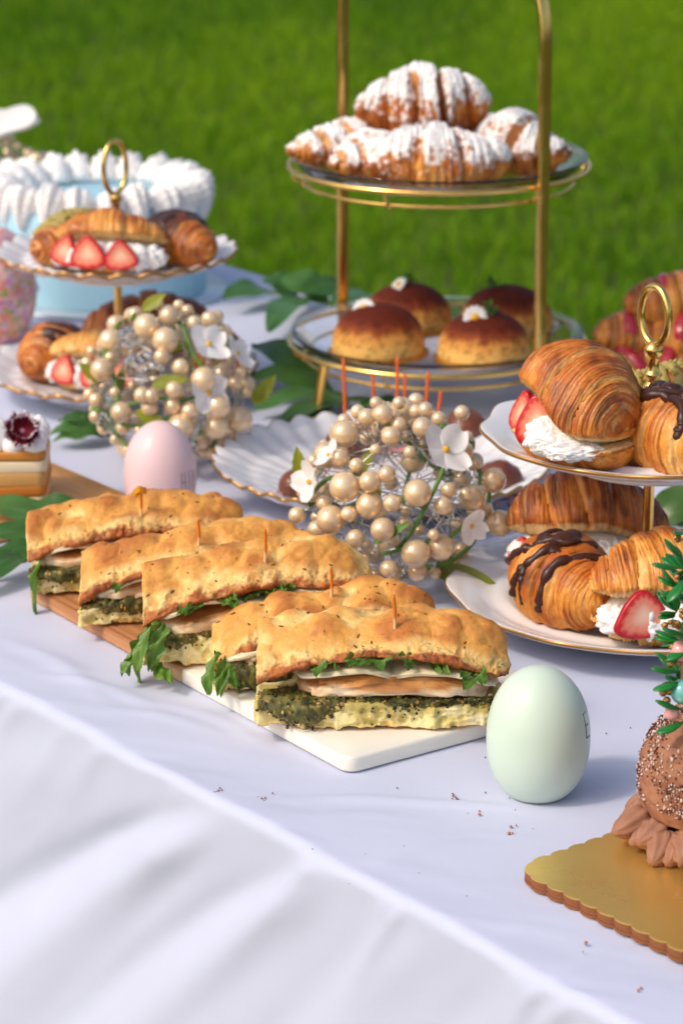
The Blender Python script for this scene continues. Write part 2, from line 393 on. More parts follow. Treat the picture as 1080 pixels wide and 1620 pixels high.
# right two-tier stand (smooth plates with a fine gold line)
c = P(1020, 950, T + .012); RS = thing("two_tier_stand", "white two tier stand with thin gold rims and ring handle on the right", "cake stand", (c[0], c[1], T))
rs_up = .112
pl = add_plate(RS, 0, .1265, .017, .007, wave=12, wamp=.014, lift=.0006, thick=.004, rimr=.0008)
m = MB(); m.add(*ring(.0835, .0006, 120, 6, 0, .5)); m.build("gold_line", M_goldrim, pl, loc=(0, 0, .0150))
pl = add_plate(RS, rs_up - .006, .106, .014, .008, wave=12, wamp=.016, lift=.0006, thick=.004, rimr=.0009)
m = MB(); m.add(*lathe([(.0034, .008), (.0034, .160)], 16)); m.build("pole", M_gold, RS)
ring_handle(RS, .178, .037, .026, math.radians(-55), .0040)

# wide scalloped plate behind the front bead ball
c = P(604, 760, T + .012); BP = thing("scalloped_plate", "wide white fluted plate with scalloped gold rim behind the front bead ball", "plate", (c[0], c[1], T))
add_plate(BP, 0, .122, .024, .006, wave=36, wamp=.016, rib=.0007, lift=.0014, cusp=True, n=288)

# tall gold stand with two glass plates
c = P(691, 535, T + .05); GS = thing("gold_arch_stand", "tall gold arched stand holding two round tiers of glass plates", "cake stand", (c[0], c[1], T))
ga = TAB_A
tiers = (.049, .194)
RR = .1205
def rect_bar(pts, wid, th, side):
    "flat bar along a path lying in the arch's plane"
    p = np.asarray(pts, float); t = np.gradient(p, axis=0); t /= np.linalg.norm(t, axis=1, keepdims=True)
    s = np.asarray(side, float); n = np.cross(t, s); n /= np.linalg.norm(n, axis=1, keepdims=True)
    e = .18
    off = [(-1 + e, -1), (1 - e, -1), (1, -1 + e), (1, 1 - e), (1 - e, 1), (-1 + e, 1), (-1, 1 - e), (-1, -1 + e)]
    V = np.stack([p + s * wid / 2 * a + n * th / 2 * b for a, b in off], 1)
    return grid(V, wrap_v=True, caps=True)
Ra = RR + .0055
pts = [(Ra, 0, z) for z in np.linspace(0.001, .300, 24)] + [(Ra * math.cos(a), 0, .300 + Ra * math.sin(a)) for a in np.linspace(.05, math.pi - .05, 44)] + [(-Ra, 0, z) for z in np.linspace(.300, 0.001, 24)]
V, Q, Tt = rect_bar(pts, .0100, .0045, (0, 1, 0)); m = MB(); m.add(rotz(V, ga), Q, Tt); m.build("arch_frame", M_gold, GS)
for k in (1, -1):
    leg = curve3([(0, k * .1155, .047), (0, k * .1185, .034), (0, k * .1225, .016), (0, k * .126, .001)], 14)
    V, Q, Tt = rect_bar(leg, .0085, .0035, (1, 0, 0)); m = MB(); m.add(rotz(V, ga), Q, Tt); m.build("leg", M_gold, GS)
for z in tiers:
    m = MB(); m.add(*ring(RR, .0022, 120, 10, z)); up = m.build("support_ring", M_gold, GS)
    m = MB(); m.add(*ring(RR * .90, .0015, 120, 8, z - .013)); m.build("lower_ring", M_gold, GS)
    for k in range(6):
        a = ga + k * math.pi / 3; ca, sa = math.cos(a), math.sin(a)
        m = MB(); m.tube([(RR * ca, RR * sa, z), (RR * .97 * ca, RR * .97 * sa, z - .009), (RR * .90 * ca, RR * .90 * sa, z - .014)], .0012, 8); m.add(*ball(.0034, 8, 12, (RR * 1.012 * ca, RR * 1.012 * sa, z)) if k % 3 == 0 else ball(.0024, 8, 12, (RR * .90 * ca, RR * .90 * sa, z - .014)))
        m.build("ring_strut", M_gold, GS)
def glass_plate(z, label):
    g_ = thing("glass_plate", label, "plate", tuple(np.array(GS.location) + np.array([0, 0, z])), group="glass plates on the gold stand")
    pr = [(.0005, .0), (.06, .0), (.096, .001), (.108, .005), (.1165, .0135), (.1185, .0150), (.1190, .0165), (.1175, .0170), (.1150, .0160), (.106, .0085), (.095, .0044), (.06, .0032), (.0005, .0032)]
    q = curve3(np.hstack([np.array(pr), np.zeros((len(pr), 1))]), 60)[:, :2]; q[:, 0] = np.maximum(q[:, 0], .0004)
    m = MB(); m.add(*lathe(q, 120)); m.build("dish", M_glass, g_)
glass_plate(tiers[0] - .0085, "clear glass plate under the cocoa domes on the lower gold tier")
glass_plate(tiers[1] - .0085, "clear glass plate under the sugared croissants on the upper gold tier")

# serving board, half timber and half marble
M_marble = mat("white marble", S(238, 232, 218), 0.38, var=[(9, 0.05), (40, 0.03)], sss=0.1, sssr=(1, .9, .75), sssc=.004)
M_wood = mat("acacia wood", vcol=True, rough=0.5, bump=[(220, 0.15, 0.001)])
BO = P(550, 1226, T); BL = P(42, 946, T)
bl_dir = (BL - BO)[:2]; BLEN = float(np.linalg.norm(bl_dir)); bl_dir /= BLEN; bw_dir = np.array([-bl_dir[1], bl_dir[0]]); bw_dir = bw_dir if bw_dir[0] > 0 else -bw_dir
BANG = math.atan2(bl_dir[1], bl_dir[0]); BWID, BTH = 0.165, 0.0095
def slab(x0, x1, y0, y1, th, rad, corners=(1, 1, 1, 1), bev=.0016, n=7):
    "flat board with rounded corners and eased edges, plan in x, y; returns rings"
    pts = []
    cs = [(x0, y0, math.pi, corners[0]), (x1, y0, 1.5 * math.pi, corners[1]), (x1, y1, 0, corners[2]), (x0, y1, .5 * math.pi, corners[3])]
    for cx, cy, a0, k in cs:
        r = rad if k else .0012; ox, oy = cx + (r if cx == x0 else -r), cy + (r if cy == y0 else -r)
        for a in np.linspace(a0, a0 + math.pi / 2, n): pts.append((ox + r * math.cos(a), oy + r * math.sin(a)))
    p = np.array(pts); ctr = p.mean(0); d = p - ctr; rr = np.linalg.norm(d, axis=1, keepdims=True)
    def at(ins, z): return np.hstack([ctr + d * (1 - ins / rr), np.full((len(p), 1), z)])
    R_ = [at(bev, 0), at(bev * .3, bev * .3), at(0, bev), at(0, th - bev), at(bev * .3, th - bev * .3), at(bev, th)]
    for f in (.75, .5, .25, .02): R_.append(np.hstack([ctr + d * f, np.full((len(p), 1), th)]))
    V = np.stack(R_[::-1], 0); return grid(V, wrap_v=True, caps=True)
SB = thing("serving_board", "long serving board of marble and timber carrying the focaccia sandwiches", "serving board", tuple(BO), BANG)
sgn = 1 if np.cross(np.append(bl_dir, 0), np.append(bw_dir, 0))[2] > 0 else -1
split = float((P(285, 1082, T) - BO)[:2] @ bl_dir)
def woodcol(V, base, dark, f=1.0, seed=0.):
    n = fbm(np.stack([V[:, 0] * 6, V[:, 1] * 90 * f, V[:, 2] * 90 + seed], -1), 3); n2 = fbm(np.stack([V[:, 0] * 14, V[:, 1] * 420 * f, V[:, 2] * 200 + seed], -1), 2)
    return mix(base, dark, np.clip(.45 + .7 * n + .3 * n2, 0, 1))
def fine_slab(x0, x1, y0, y1, th, **k):
    V, Q, Tt = slab(x0, x1, y0, y1, th, **k); return V, Q, Tt
m = MB(); m.add(*slab(0, split, *sorted((0, sgn * BWID)), BTH, .008, corners=((1, 0, 0, 1) if sgn > 0 else (1, 0, 0, 1)))); m.build("marble_half", M_marble, SB)
M_woodp = mat("acacia grain", S(186, 128, 78), 0.5, bump=[(240, .12, .001)])
def grain(m_, c1, c2, scale, stretch=(1, 14, 14)):
    n = m_.node_tree.nodes; l = m_.node_tree.links; b = n["Principled BSDF"]
    tc = n.new("ShaderNodeTexCoord"); mp = n.new("ShaderNodeMapping"); mp.inputs["Scale"].default_value = stretch; tx = n.new("ShaderNodeTexNoise")
    tx.inputs["Scale"].default_value = scale; tx.inputs["Detail"].default_value = 6; tx.inputs["Distortion"].default_value = .6
    cr = n.new("ShaderNodeValToRGB"); cr.color_ramp.elements[0].position = .32; cr.color_ramp.elements[1].position = .68
    cr.color_ramp.elements[0].color = (*c1, 1); cr.color_ramp.elements[1].color = (*c2, 1)
    l.new(tc.outputs["Object"], mp.inputs[0]); l.new(mp.outputs[0], tx.inputs["Vector"]); l.new(tx.outputs[0], cr.inputs[0]); l.new(cr.outputs[0], b.inputs["Base Color"])
grain(M_woodp, S(150, 92, 52), S(206, 150, 100), 9)
M_woodl = mat("pale acacia grain", S(214, 170, 124), 0.5, bump=[(240, .12, .001)]); grain(M_woodl, S(170, 118, 76), S(226, 184, 136), 8)
lightw = float((P(205, 1040, T) - BO)[:2] @ bl_dir)
y0, y1 = sorted((0, sgn * BWID))
m = MB(); m.add(*slab(split + .0004, lightw - .0002, y0, y1, BTH, .004, corners=(0, 0, 0, 0))); m.build("timber_plank", M_woodl, SB)
m = MB(); m.add(*slab(lightw + .0002, BLEN, y0, y1, BTH, .008, corners=(0, 1, 1, 0))); m.build("timber_plank", M_woodp, SB)

# plain wooden board on the left under the layered dessert
M_bamboo = mat("honey wood", S(214, 158, 92), 0.45, bump=[(200, .08, .001)]); grain(M_bamboo, S(196, 138, 74), S(224, 170, 104), 7)
q0, q1 = P(78, 729, T + .012), P(200, 781, T + .012); d = (q1 - q0)[:2]; wa = math.atan2(d[1], d[0]); L_ = np.linalg.norm(d)
WB = thing("wooden_board", "honey coloured wooden board under the layered dessert at the left edge", "serving board", (q1[0], q1[1], T), wa)
m = MB(); m.add(*slab(-.34, .012, -.15, 0, .012, .010)); m.build("board_slab", M_bamboo, WB)

# eggs
M_mint = mat("mint ceramic", S(208, 224, 205), 0.36, spec=.4, coat=.15, bump=[(90, .03, .001)], var=[(60, .012)])
M_pink = mat("pink ceramic", S(238, 203, 202), 0.34, spec=.4, coat=.15, var=[(60, .012)])
M_ink = mat("black lettering", S(40, 42, 40), .5)
def egg_r(v, w=.0273):
    # v 0 at the flat foot, 1 at the top
    f = .44
    k = np.where(v < f, 1 - ((f - v) / (f + .085)) ** 2.25, 1 - np.clip((v - f) / (1 - f), 0, 1) ** 2.15)
    return w * np.sqrt(np.clip(k, 0, 1))
def make_egg(label, pos, m_, sc, letters, rz):
    H = .0785
    e = thing("ceramic_egg", label, "egg ornament", pos, rz, group="pastel egg ornaments")
    v = np.concatenate([np.linspace(0, .9, 40), .9 + .1 * (1 - (1 - np.linspace(0.08, 1, 16)) ** 2)])
    pr = [(.0003, 0.0), (float(egg_r(np.array(0.))) - .0012, 0.0)] + [(max(float(egg_r(x)), .0003), .0006 + x * H) for x in v]
    mb = MB(); mb.add(*lathe(pr, 72)); o = mb.build("shell", m_, e, scale=sc)
    def put(strokes):
        mb = MB()
        for s in strokes:
            q = []
            for (a, z) in s:
                vv = z / H; r = float(egg_r(np.array(vv))) + .00006; q.append((r * math.cos(a), r * math.sin(a), z))
            mb.tube(curve3(q, 12), .00028, 6)
        mb.build("lettering", M_ink, o)
    for st in letters: put(st)
h0, h1 = .040, .0545                          # letter foot and head heights
def bar(a, z0, z1): return [(a, z0), (a, (z0 + z1) / 2), (a, z1)]
aE = math.radians(-27)
E = [bar(aE, h0, h1), [(aE, h1), (aE + .05, h1), (aE + .18, h1)], [(aE, .0475), (aE + .05, .0475), (aE + .14, .0475)], [(aE, h0), (aE + .05, h0), (aE + .18, h0)]]
p = P(849, 1254, T); make_egg("large mint green ceramic egg standing before the serving board", (p[0], p[1], T), M_mint, (1.045, 1.045, .935), [E], math.radians(0))
p = P(255, 818, T); aH = math.radians(-51)
Hh = [bar(aH, h0 - .012, h1 - .011), bar(aH + .12, h0 - .012, h1 - .011), [(aH, .0355), (aH + .06, .0355), (aH + .12, .0355)]]
make_egg("pale pink ceramic egg behind the sandwiches beside the bead ball", (p[0], p[1], T), M_pink, (.955, .955, .90), [Hh, [bar(aH + .28, h0 - .012, h1 - .011)], [bar(aH + .46, h0 - .012, h1 - .011)]], 0)
# ------------------------------------------------------------------ pastry
M_crust = mat("baked croissant crust", vcol=True, rough=0.42, spec=.4, coat=.12, var=[(260, .16), (900, .10)], bump=[(380, .35, .0012), (1300, .2, .0005)], rvar=(120, .30, .55), sss=.06, sssr=(1, .5, .2), sssc=.003)
M_cream = mat("whipped cream", S(248, 243, 238), 0.55, sss=.25, sssr=(1, .9, .8), sssc=.004, bump=[(500, .4, .001), (160, .3, .002)])
M_berry = mat("strawberry", vcol=True, rough=.28, spec=.5, sss=.25, sssr=(1, .25, .15), sssc=.004, bump=[(700, .15, .0006)])
M_choc = mat("chocolate", S(66, 36, 26), 0.34, spec=.45, var=[(200, .25)], bump=[(260, .18, .001)])
M_pist = mat("pistachio cream", S(178, 156, 84), 0.55, bump=[(500, .35, .001)], var=[(300, .15)])
M_pcrumb = mat("pistachio crumb", vcol=True, rough=.7)
M_rasp = mat("raspberry glaze", S(178, 34, 52), 0.2, coat=.5, bump=[(200, .2, .001)])

GOLD_, BROWN_, DARK_, PALE_ = S(226, 150, 60), S(188, 102, 34), S(118, 54, 18), S(240, 194, 118)
class Roll:
    "a croissant's surface: u along the curved spine (-1..1), th round it (pi/2 = up)"
    def __init__(s, L, R, bend=1.6, nw=3.5, seed=0, squash=.9, ridge=.13, tip=.30, fat=2.2):
        s.L, s.R, s.bend, s.nw, s.seed, s.squash, s.ridge, s.tip, s.fat = L, R, bend, nw, seed, squash, ridge, tip, fat
    def radius(s, u, th):
        e = s.tip + (1 - s.tip) * np.clip(1 - np.abs(u) ** s.fat, 0, 1) ** .8
        e = e * np.sqrt(np.clip(1 - np.abs(u) ** 14, 0, 1))
        k = np.abs(u + .05 * np.sin(th * 1. + s.seed) * np.sign(u) + .05 * vnoise(np.stack([u * 3.1 + s.seed, 0 * u + s.seed, 0 * u], -1))) * s.nw + .5; f = k - np.floor(k)
        bul = np.clip(f / .30, 0, 1) ** .55 * (1 - np.clip((f - .86) / .14, 0, 1) ** 2 * .9)
        step = 1 - .05 * np.floor(k); am = 1 + .7 * vnoise(np.stack([np.floor(k) * 1.7 + s.seed, np.sign(u) * 3.3, 0 * u], -1))
        return s.R * e * (1 - s.ridge * am + s.ridge * am * bul) * step * (1 + .05 * vnoise(np.stack([u * 2.3, np.sin(th) * .8, np.cos(th) * .8 + s.seed * 3], -1))), bul, f, k
    def at(s, u, th, off=0.0, z0=True):
        u, th = np.broadcast_arrays(np.asarray(u, float), np.asarray(th, float))
        r, *_ = s.radius(u, th); r = r + off
        b = max(s.bend, .05); rad = s.L / b; ph = u * b / 2
        y = rad * (1 - np.cos(ph)) - .25 * rad * (1 - math.cos(b / 2)); x = rad * np.sin(ph)
        zc = r * np.sin(th) * s.squash; lo = -.62 * s.R * s.squash
        zc = np.where(zc < lo, lo + (zc - lo) * .12, zc)
        n = np.stack([-np.sin(ph), np.cos(ph), 0 * ph], -1)
        V = np.stack([x, y, zc - lo + .10 * s.R * s.squash], -1) + n * (r * np.cos(th))[..., None]
        return V
def roll_colors(ro, u, th, V, sugar=0.0, tone=0.0, rasp=0.0, seed=0., nrm=None, dark=0.0):
    r, bul, f, k = ro.radius(u, th)
    lines = vnoise(np.stack([u * 46 + 1.2 * fbm(V * 60 + seed, 2) + .6 * np.sin(th), 0 * u + seed, th * .5], -1))
    l2 = vnoise(np.stack([u * 95 + 1.5 * fbm(V * 90 + seed, 2), 0 * u + 3 + seed, th * .8], -1))
    n = fbm(V * 55 + seed, 3)
    up = np.sin(th)
    bake = np.clip(.52 + .25 * (bul - .6) + .50 * n + .16 * up + tone + .16 * lines, 0, 1)
    c = mix(PALE_, GOLD_, sstep(.05, .42, bake)); c = mix(c, BROWN_, sstep(.40, .72, bake)); c = mix(c, DARK_, sstep(.74, 1.05, bake))
    c = mix(c, PALE_, .38 * sstep(.88, .99, f) * sstep(-.6, .2, up)); c = mix(c, DARK_, .55 * sstep(.22, .7, l2) * sstep(-.2, .4, lines)); c = mix(c, PALE_, .40 * sstep(.25, .7, -l2))
    if dark: c = mix(c, S(40, 24, 22), dark * sstep(.1, .3, np.sin(k * 2 * np.pi + 1.2)))
    if rasp: c = mix(c, S(168, 34, 48), rasp * sstep(.35, .6, np.sin(k * np.pi * 2 + .6 * np.sin(th) + seed) + .2 * n))
    if sugar:
        z = nrm[..., 2] if nrm is not None else up
        g = sstep(.30 - .45 * sugar, .78 - .35 * sugar, z + .6 * fbm(V * 70 + seed, 3) + .75 * fbm(V * 330 + seed, 2) + .3 * l2 + .6 * (bul - .75) - .12)
        c = mix(c, S(252, 249, 245), np.clip(g, 0, .92))
    return c
def roll_mesh(ro, nu=150, nv=90, seed=0., half=None, amp=1.0, **kw):
    "half: None whole, 'top' / 'bottom' flattened for a filled croissant"
    u = np.linspace(-1, 1, nu); u = np.sign(u) * (1 - (1 - np.abs(u)) ** 1.25); th = np.linspace(0, 2 * np.pi, nv, endpoint=False)
    u, th = np.meshgrid(u, th, indexing='ij'); V = ro.at(u, th)
    zmid = .62 * ro.R * ro.squash + .10 * ro.R * ro.squash
    if half == 'top': V[..., 2] = np.where(V[..., 2] < zmid, zmid + (V[..., 2] - zmid) * .30, V[..., 2])
    if half == 'bottom':
        V[..., 2] = np.where(V[..., 2] > zmid * .62, zmid * .62 + (V[..., 2] - zmid * .62) * .08, V[..., 2])
    N = normals(V, True)
    if (N[nu // 2, nv // 4, 2]) < 0: N = -N
    ln = vnoise(np.stack([u * 46 + 1.2 * fbm(V * 60 + seed, 2) + .6 * np.sin(th), 0 * u + seed, th * .5], -1))
    l2 = vnoise(np.stack([u * 95 + 1.5 * fbm(V * 90 + seed, 2), 0 * u + 3 + seed, th * .8], -1))
    d = amp * (.0007 * (1 - 2.2 * np.abs(ln)) + .0005 * (1 - 2.2 * np.abs(l2)) + .0011 * fbm(V * 70 + seed, 3) + .0025 * fbm(V * 22 + seed, 2))
    V = V + N * d[..., None]
    C = roll_colors(ro, u, th, V, seed=seed, nrm=N, **kw)
    if half: # the cut faces show pale crumb
        face = sstep(.5, .9, (-N[..., 2] if half == 'top' else N[..., 2])); lim = (V[..., 2] < zmid * 1.02) if half == 'top' else (V[..., 2] > zmid * .5)
        C = mix(C, S(240, 206, 140), .8 * face * lim)
    return V, C
def add_roll(m, V, C):
    P_, Q, Tt = grid(V, wrap_v=True, caps=True); C = np.vstack([C.reshape(-1, 3), C[0, :1], C[-1, :1]]); m.add(P_, Q[:, ::-1], Tt[:, ::-1], C)
def drape(ro, path, r, n=8, flat=.8, off=None, nn=40):
    q = curve3([(a, b, 0) for a, b in path], nn); P_ = ro.at(q[:, 0], q[:, 1], (r * .12 if off is None else off)); return P_, q
def strawberry_slice(w, h, t, rng):
    "a cut half of a strawberry: pale heart, red rim, seeded skin; local x across, z up, y thickness"
    n = 44; a = np.linspace(0, 2 * np.pi, n, endpoint=False)
    zz = np.sin(a); zz = np.sign(zz) * np.abs(zz) ** np.where(zz > 0, .92, .8); xx = np.cos(a) * (1 - .62 * zz) * .92; xx = np.sign(xx) * np.abs(xx) ** .85
    O = np.stack([xx * w / 2, 0 * a, zz * h / 2], -1); O += .02 * w * np.stack([vnoise(np.stack([np.cos(a) * 2 + 9, np.sin(a) * 2, 0 * a + rng.random() * 50], -1)), 0 * a, 0 * a], -1)
    rings, cols = [], []
    for f, y, in [(0.02, -t * .46), (.25, -t * .47), (.5, -t * .49), (.66, -t * .5), (.78, -t * .5), (.88, -t * .49), (.95, -t * .45), (1.0, -t * .32), (1.01, 0), (.97, t * .3), (.85, t * .55), (.5, t * .8), (.02, t * .88)]:
        v = O * f; v[:, 1] = y; rings.append(v)
        if y < -t * .40:
            s = .5 + .5 * np.sin(a * 13 + rng.random()); k = np.clip(f + .10 * (s - .5) * (f > .4), 0, 1) * np.ones(n)
            c = mix(S(250, 208, 176), S(240, 140, 112), sstep(.05, .62, k)); c = mix(c, S(206, 34, 40), sstep(.66, .86, k)); c = mix(c, S(164, 10, 26), sstep(.93, 1., k))
        else: c = np.tile(S(172, 10, 28), (n, 1))
        cols.append(c)
    V = np.stack(rings, 0); C = np.stack(cols, 0)
    P_, Q, Tt = grid(V, wrap_v=True, caps=True); return P_, Q, Tt, np.vstack([C.reshape(-1, 3), C[0, :1], C[-1, :1]])

def croissant(label, loc, rz, L=.10, R=.026, bend=1.4, seed=1, sugar=0., tone=0., rot=None, fill=None, top=None, group=None, nw=3.5, ridge=.13, res=1.0, squash=.9, rasp=0., tip=.30, gape=.42, fat=2.2, berries=None, name="croissant", dark=0.0, amp=1.0, close=0.0, cream=(-.74, .74)):
    rng = np.random.default_rng(seed); ro = Roll(L, R, bend, nw, seed * 1.7, squash, ridge, tip, fat)
    o = thing(name, label, "croissant", loc, rz, group, rot=rot)
    nu, nv = int(170 * res), int(96 * res)
    kw = dict(seed=seed * 3.1, sugar=sugar, tone=tone, rasp=rasp, dark=dark, amp=amp)
    if fill is None:
        V, C = roll_mesh(ro, nu, nv, **kw); m = MB(); add_roll(m, V, C); body = m.build("pastry", M_crust, o)
        tilt = lambda q: q
    else:
        zmid = .72 * R * squash
        Vb, Cb = roll_mesh(ro, nu, nv, half='bottom', **kw); m = MB(); add_roll(m, Vb, Cb); m.build("pastry_base", M_crust, o)
        Vt, Ct = roll_mesh(ro, nu, nv, half='top', **kw)
        hy = R * .8
        def tilt(q):
            q = np.array(q, float); y, z = q[..., 1] - hy, q[..., 2] - zmid; g_ = -gape * (1 - close * sstep(-.1, .95, q[..., 0] / (L / 2))); c_, s_ = np.cos(g_), np.sin(g_)
            q[..., 1] = hy + c_ * y - s_ * z; q[..., 2] = zmid + s_ * y + c_ * z + .002; return q
        m = MB(); add_roll(m, tilt(Vt), Ct); body = m.build("pastry_top", M_crust, o)
        # cream squeezed along the opening on the outer (local -y) side
        m = MB(); us = np.linspace(cream[0], cream[1], 6)
        gap = 2 * R * math.sin(gape) * .62
        for i, uu in enumerate(us):
            q = ro.at(uu, -math.pi / 2 * .999); fr = ro.at(uu, math.pi)
            p = fr * .80 + q * .20; w = (1 - abs(uu) ** 2 * .6) * (1 - close * float(sstep(-.1, .9, uu)))
            p = np.array([fr[0] * .93, fr[1] * .76, zmid * .62 + gap * .44 * w])
            V, Q, Tt = blob(rng, (L * .12, R * .45, gap * .62 * w + .003), .36, 3.4, 40, 56); m.add(V + p + rng.uniform(-.001, .001, 3), Q, Tt)
        V, Q, Tt = blob(rng, (L * .40, R * .80, gap * .75 + .003), .1, 2, 20, 30); m.add(V + np.array([0, -R * .1, zmid * .62 + gap * .42]), Q, Tt)
        m.build("cream_filling", M_cream, o)
        if fill == 'strawberry':
            for (uu, w, h, ang, outw, *ry) in (berries or [(-.38, .021, .024, .2, .9), (.02, .024, .026, -.1, .95), (.42, .022, .024, .15, .92)]):
                V, Q, Tt, C = strawberry_slice(w, h, .006, rng); V = rotm(V, (-.12, ang, 0))
                fr = ro.at(uu, math.pi); ph = uu * ro.bend / 2 + (math.radians(ry[0]) if ry else 0); V = rotz(V, ph); V = V + np.array([fr[0] * 1.0, fr[1] * 1.0 - .0045 + (1 - outw) * R, zmid * .60 + h * .5 - .002])
                mb = MB(); mb.add(V, Q, Tt, C); mb.build("strawberry_slice", M_berry, o)
    if top in ('choc', 'choccap'):
        m = MB()
        if top == 'choccap':
            u, th = np.meshgrid(np.linspace(-.62, .62, 60), np.linspace(.12, .88, 44) * math.pi, indexing='ij')
            e = fbm(np.stack([u * 4, th * 2, 0 * u + seed], -1), 2); V = ro.at(u * (1 + .15 * e), math.pi / 2 + (th - math.pi / 2) * (1 + .25 * e), .0015 + .0012 * fbm(np.stack([u * 9, th * 4, 0 * u], -1), 2)); V2 = ro.at(u * (1 + .15 * e) * 1.03, math.pi / 2 + (th - math.pi / 2) * (1.03 + .25 * e), -.002)
            w = np.minimum(np.minimum(sstep(0, .1, (u + .62) / 1.24), sstep(0, .1, (.62 - u) / 1.24)), np.minimum(sstep(0, .1, th / math.pi - .12), sstep(0, .1, .88 - th / math.pi)))[..., None]
            m.add(*grid(tilt(V * w + V2 * (1 - w))))
        else:
            for path, r in CHOC[seed % len(CHOC)]:
                q, uv = drape(ro, path, r); q = tilt(q); rr = r * (1 + .28 * vnoise(np.stack([np.arange(len(q)) * .35, np.zeros(len(q)) + r * 999, np.zeros(len(q))], -1)))
                rr[0] *= .6; rr[-1] *= .75
                m.tube(q, rr, 12)
            for uu, tt, sz in BLOBS[seed % len(BLOBS)]:
                q = tilt(ro.at(uu, tt, .001)); V, Q, Tt = blob(rng, np.array([1.3, 1.2, .62]) * sz, .22, 1.7); m.add(V + q, Q, Tt)
        m.build("chocolate_topping", M_choc, o)
    if top == 'pistachio':
        m = MB()
        for k in range(9):
            u0 = -.6 + k * .15; q, uv = drape(ro, [(u0 - .05, .12 * math.pi), (u0 + .02, .4 * math.pi), (u0 + .06, .65 * math.pi), (u0 + .02, .92 * math.pi)], .0034); m.tube(q, .0034 * (1 + .15 * np.sin(np.arange(40) * .7)), 10)
        m.build("pistachio_topping", M_pist, o)
        m = MB()
        for k in range(160):
            p = ro.at(rng.uniform(-.6, .65), rng.uniform(.1, .9) * math.pi, .0028 + .0015 * rng.random()); s = rng.uniform(.0007, .0018)
            V, Q, Tt = ball(s, 4, 5); m.add(V * rng.uniform(.6, 1.4, 3) + p, Q, Tt, mix(S(150, 140, 60), S(206, 186, 110), rng.random()))
        m.build("pistachio_crumbs", M_pcrumb, o, smooth=False, kind="stuff")
    if top == 'rasp':
        m = MB()
        for k in range(3):
            u0 = -.5 + k * .42 + rng.uniform(-.05, .05)
            u, th = np.meshgrid(np.linspace(u0, u0 + .24, 24), np.linspace(.04, .96, 30) * math.pi, indexing='ij'); wob = .05 * np.sin(th * 2 + k); e = np.minimum(sstep(0, .25, (u - u0) / .24), sstep(0, .25, (u0 + .24 - u) / .24)) * sstep(.0, .1, th / math.pi - .04) * sstep(0, .1, .96 - th / math.pi)
            V = ro.at(u + wob, th, -.0015 + .0034 * e); m.add(*grid(V))
        m.build("raspberry_glaze", M_rasp, o)
    return o
PI = math.pi
CHOC = [
    [([(-.55, .08 * PI), (-.45, .45 * PI), (-.2, .62 * PI), (.1, .5 * PI), (.25, .3 * PI)], .0031), ([(.15, .55 * PI), (.1, .75 * PI), (-.05, .9 * PI), (-.12, 1.06 * PI)], .0028), ([(.1, .5 * PI), (-.1, .66 * PI), (-.35, .76 * PI), (-.6, .9 * PI)], .0028), ([(.62, .12 * PI), (.55, .42 * PI), (.42, .72 * PI), (.40, .98 * PI), (.36, 1.1 * PI)], .0030), ([(.0, .8 * PI), (.05, .9 * PI), (.1, 1.08 * PI)], .0022)],
    [([(-.5, .2 * PI), (-.35, .5 * PI), (-.05, .6 * PI), (.15, .45 * PI), (-.05, .33 * PI), (-.3, .4 * PI)], .0032), ([(-.5, .95 * PI), (-.2, .72 * PI), (.1, .6 * PI), (.4, .62 * PI), (.52, .78 * PI), (.5, .9 * PI)], .0036), ([(-.62, 1.0 * PI), (-.4, .78 * PI), (-.1, .52 * PI)], .0030), ([(.2, .5 * PI), (.45, .4 * PI), (.6, .5 * PI)], .0030), ([(-.36, .85 * PI), (-.34, .95 * PI), (-.33, 1.05 * PI)], .0026)],
]
BLOBS = [[(.12, .52 * PI, .0068), (.18, .62 * PI, .0052), (.02, .45 * PI, .005), (-.55, .88 * PI, .0045)], [(-.42, .82 * PI, .0062), (.0, .5 * PI, .0058), (.16, .42 * PI, .007), (.5, .80 * PI, .0038)]]

# ---- croissants on the right stand
RSL = np.array(RS.location)
def on_rs(px, py, tier): return tuple(P(px, py, T + (.016 if tier == 0 else rs_up + .008)))
croissant("large glossy croissant with visible strawberry and cream opening on the right stand's upper plate", on_rs(914, 728, 1), math.radians(-66), L=.088, R=.0355, bend=.7, seed=2, fill='strawberry', tone=.12, nw=2.2, ridge=.05, res=1.6, squash=1.02, tip=.52, gape=.40, fat=3.0, close=.85, cream=(.22, .72),
          berries=[(-.42, .022, .028, .05, .62, 20), (.06, .027, .032, -.08, .66, 50)])
croissant("chocolate drizzled croissant cut off by the right edge on the upper plate", on_rs(1062, 736, 1), math.radians(-62), L=.105, R=.027, bend=.8, seed=3, top='choc', tone=-.12, res=1.3, squash=1.05, nw=2.8)
croissant("croissant topped with pistachio cream and crumbs behind the right gold ring handle", on_rs(1068, 672, 1), math.radians(12), L=.10, R=.025, bend=1.0, seed=5, top='pistachio')
croissant("deep brown cream filled croissant at the back of the right lower plate", on_rs(930, 908, 0), math.radians(8), L=.108, R=.0335, bend=1.0, seed=6, fill='strawberry', tone=.20, nw=3.2, ridge=.16, res=1.4, gape=.34, squash=1.08, close=.8, fat=1.9, berries=[(-.78, .016, .018, .1, .9)])
croissant("croissant with dark chocolate ribbons lying in front on the right stand's lower plate", on_rs(892, 975, 0), math.radians(-66), L=.092, R=.0315, bend=.5, seed=4, top='choc', tone=.02, res=1.4, squash=.98, nw=3.0, tip=.4)
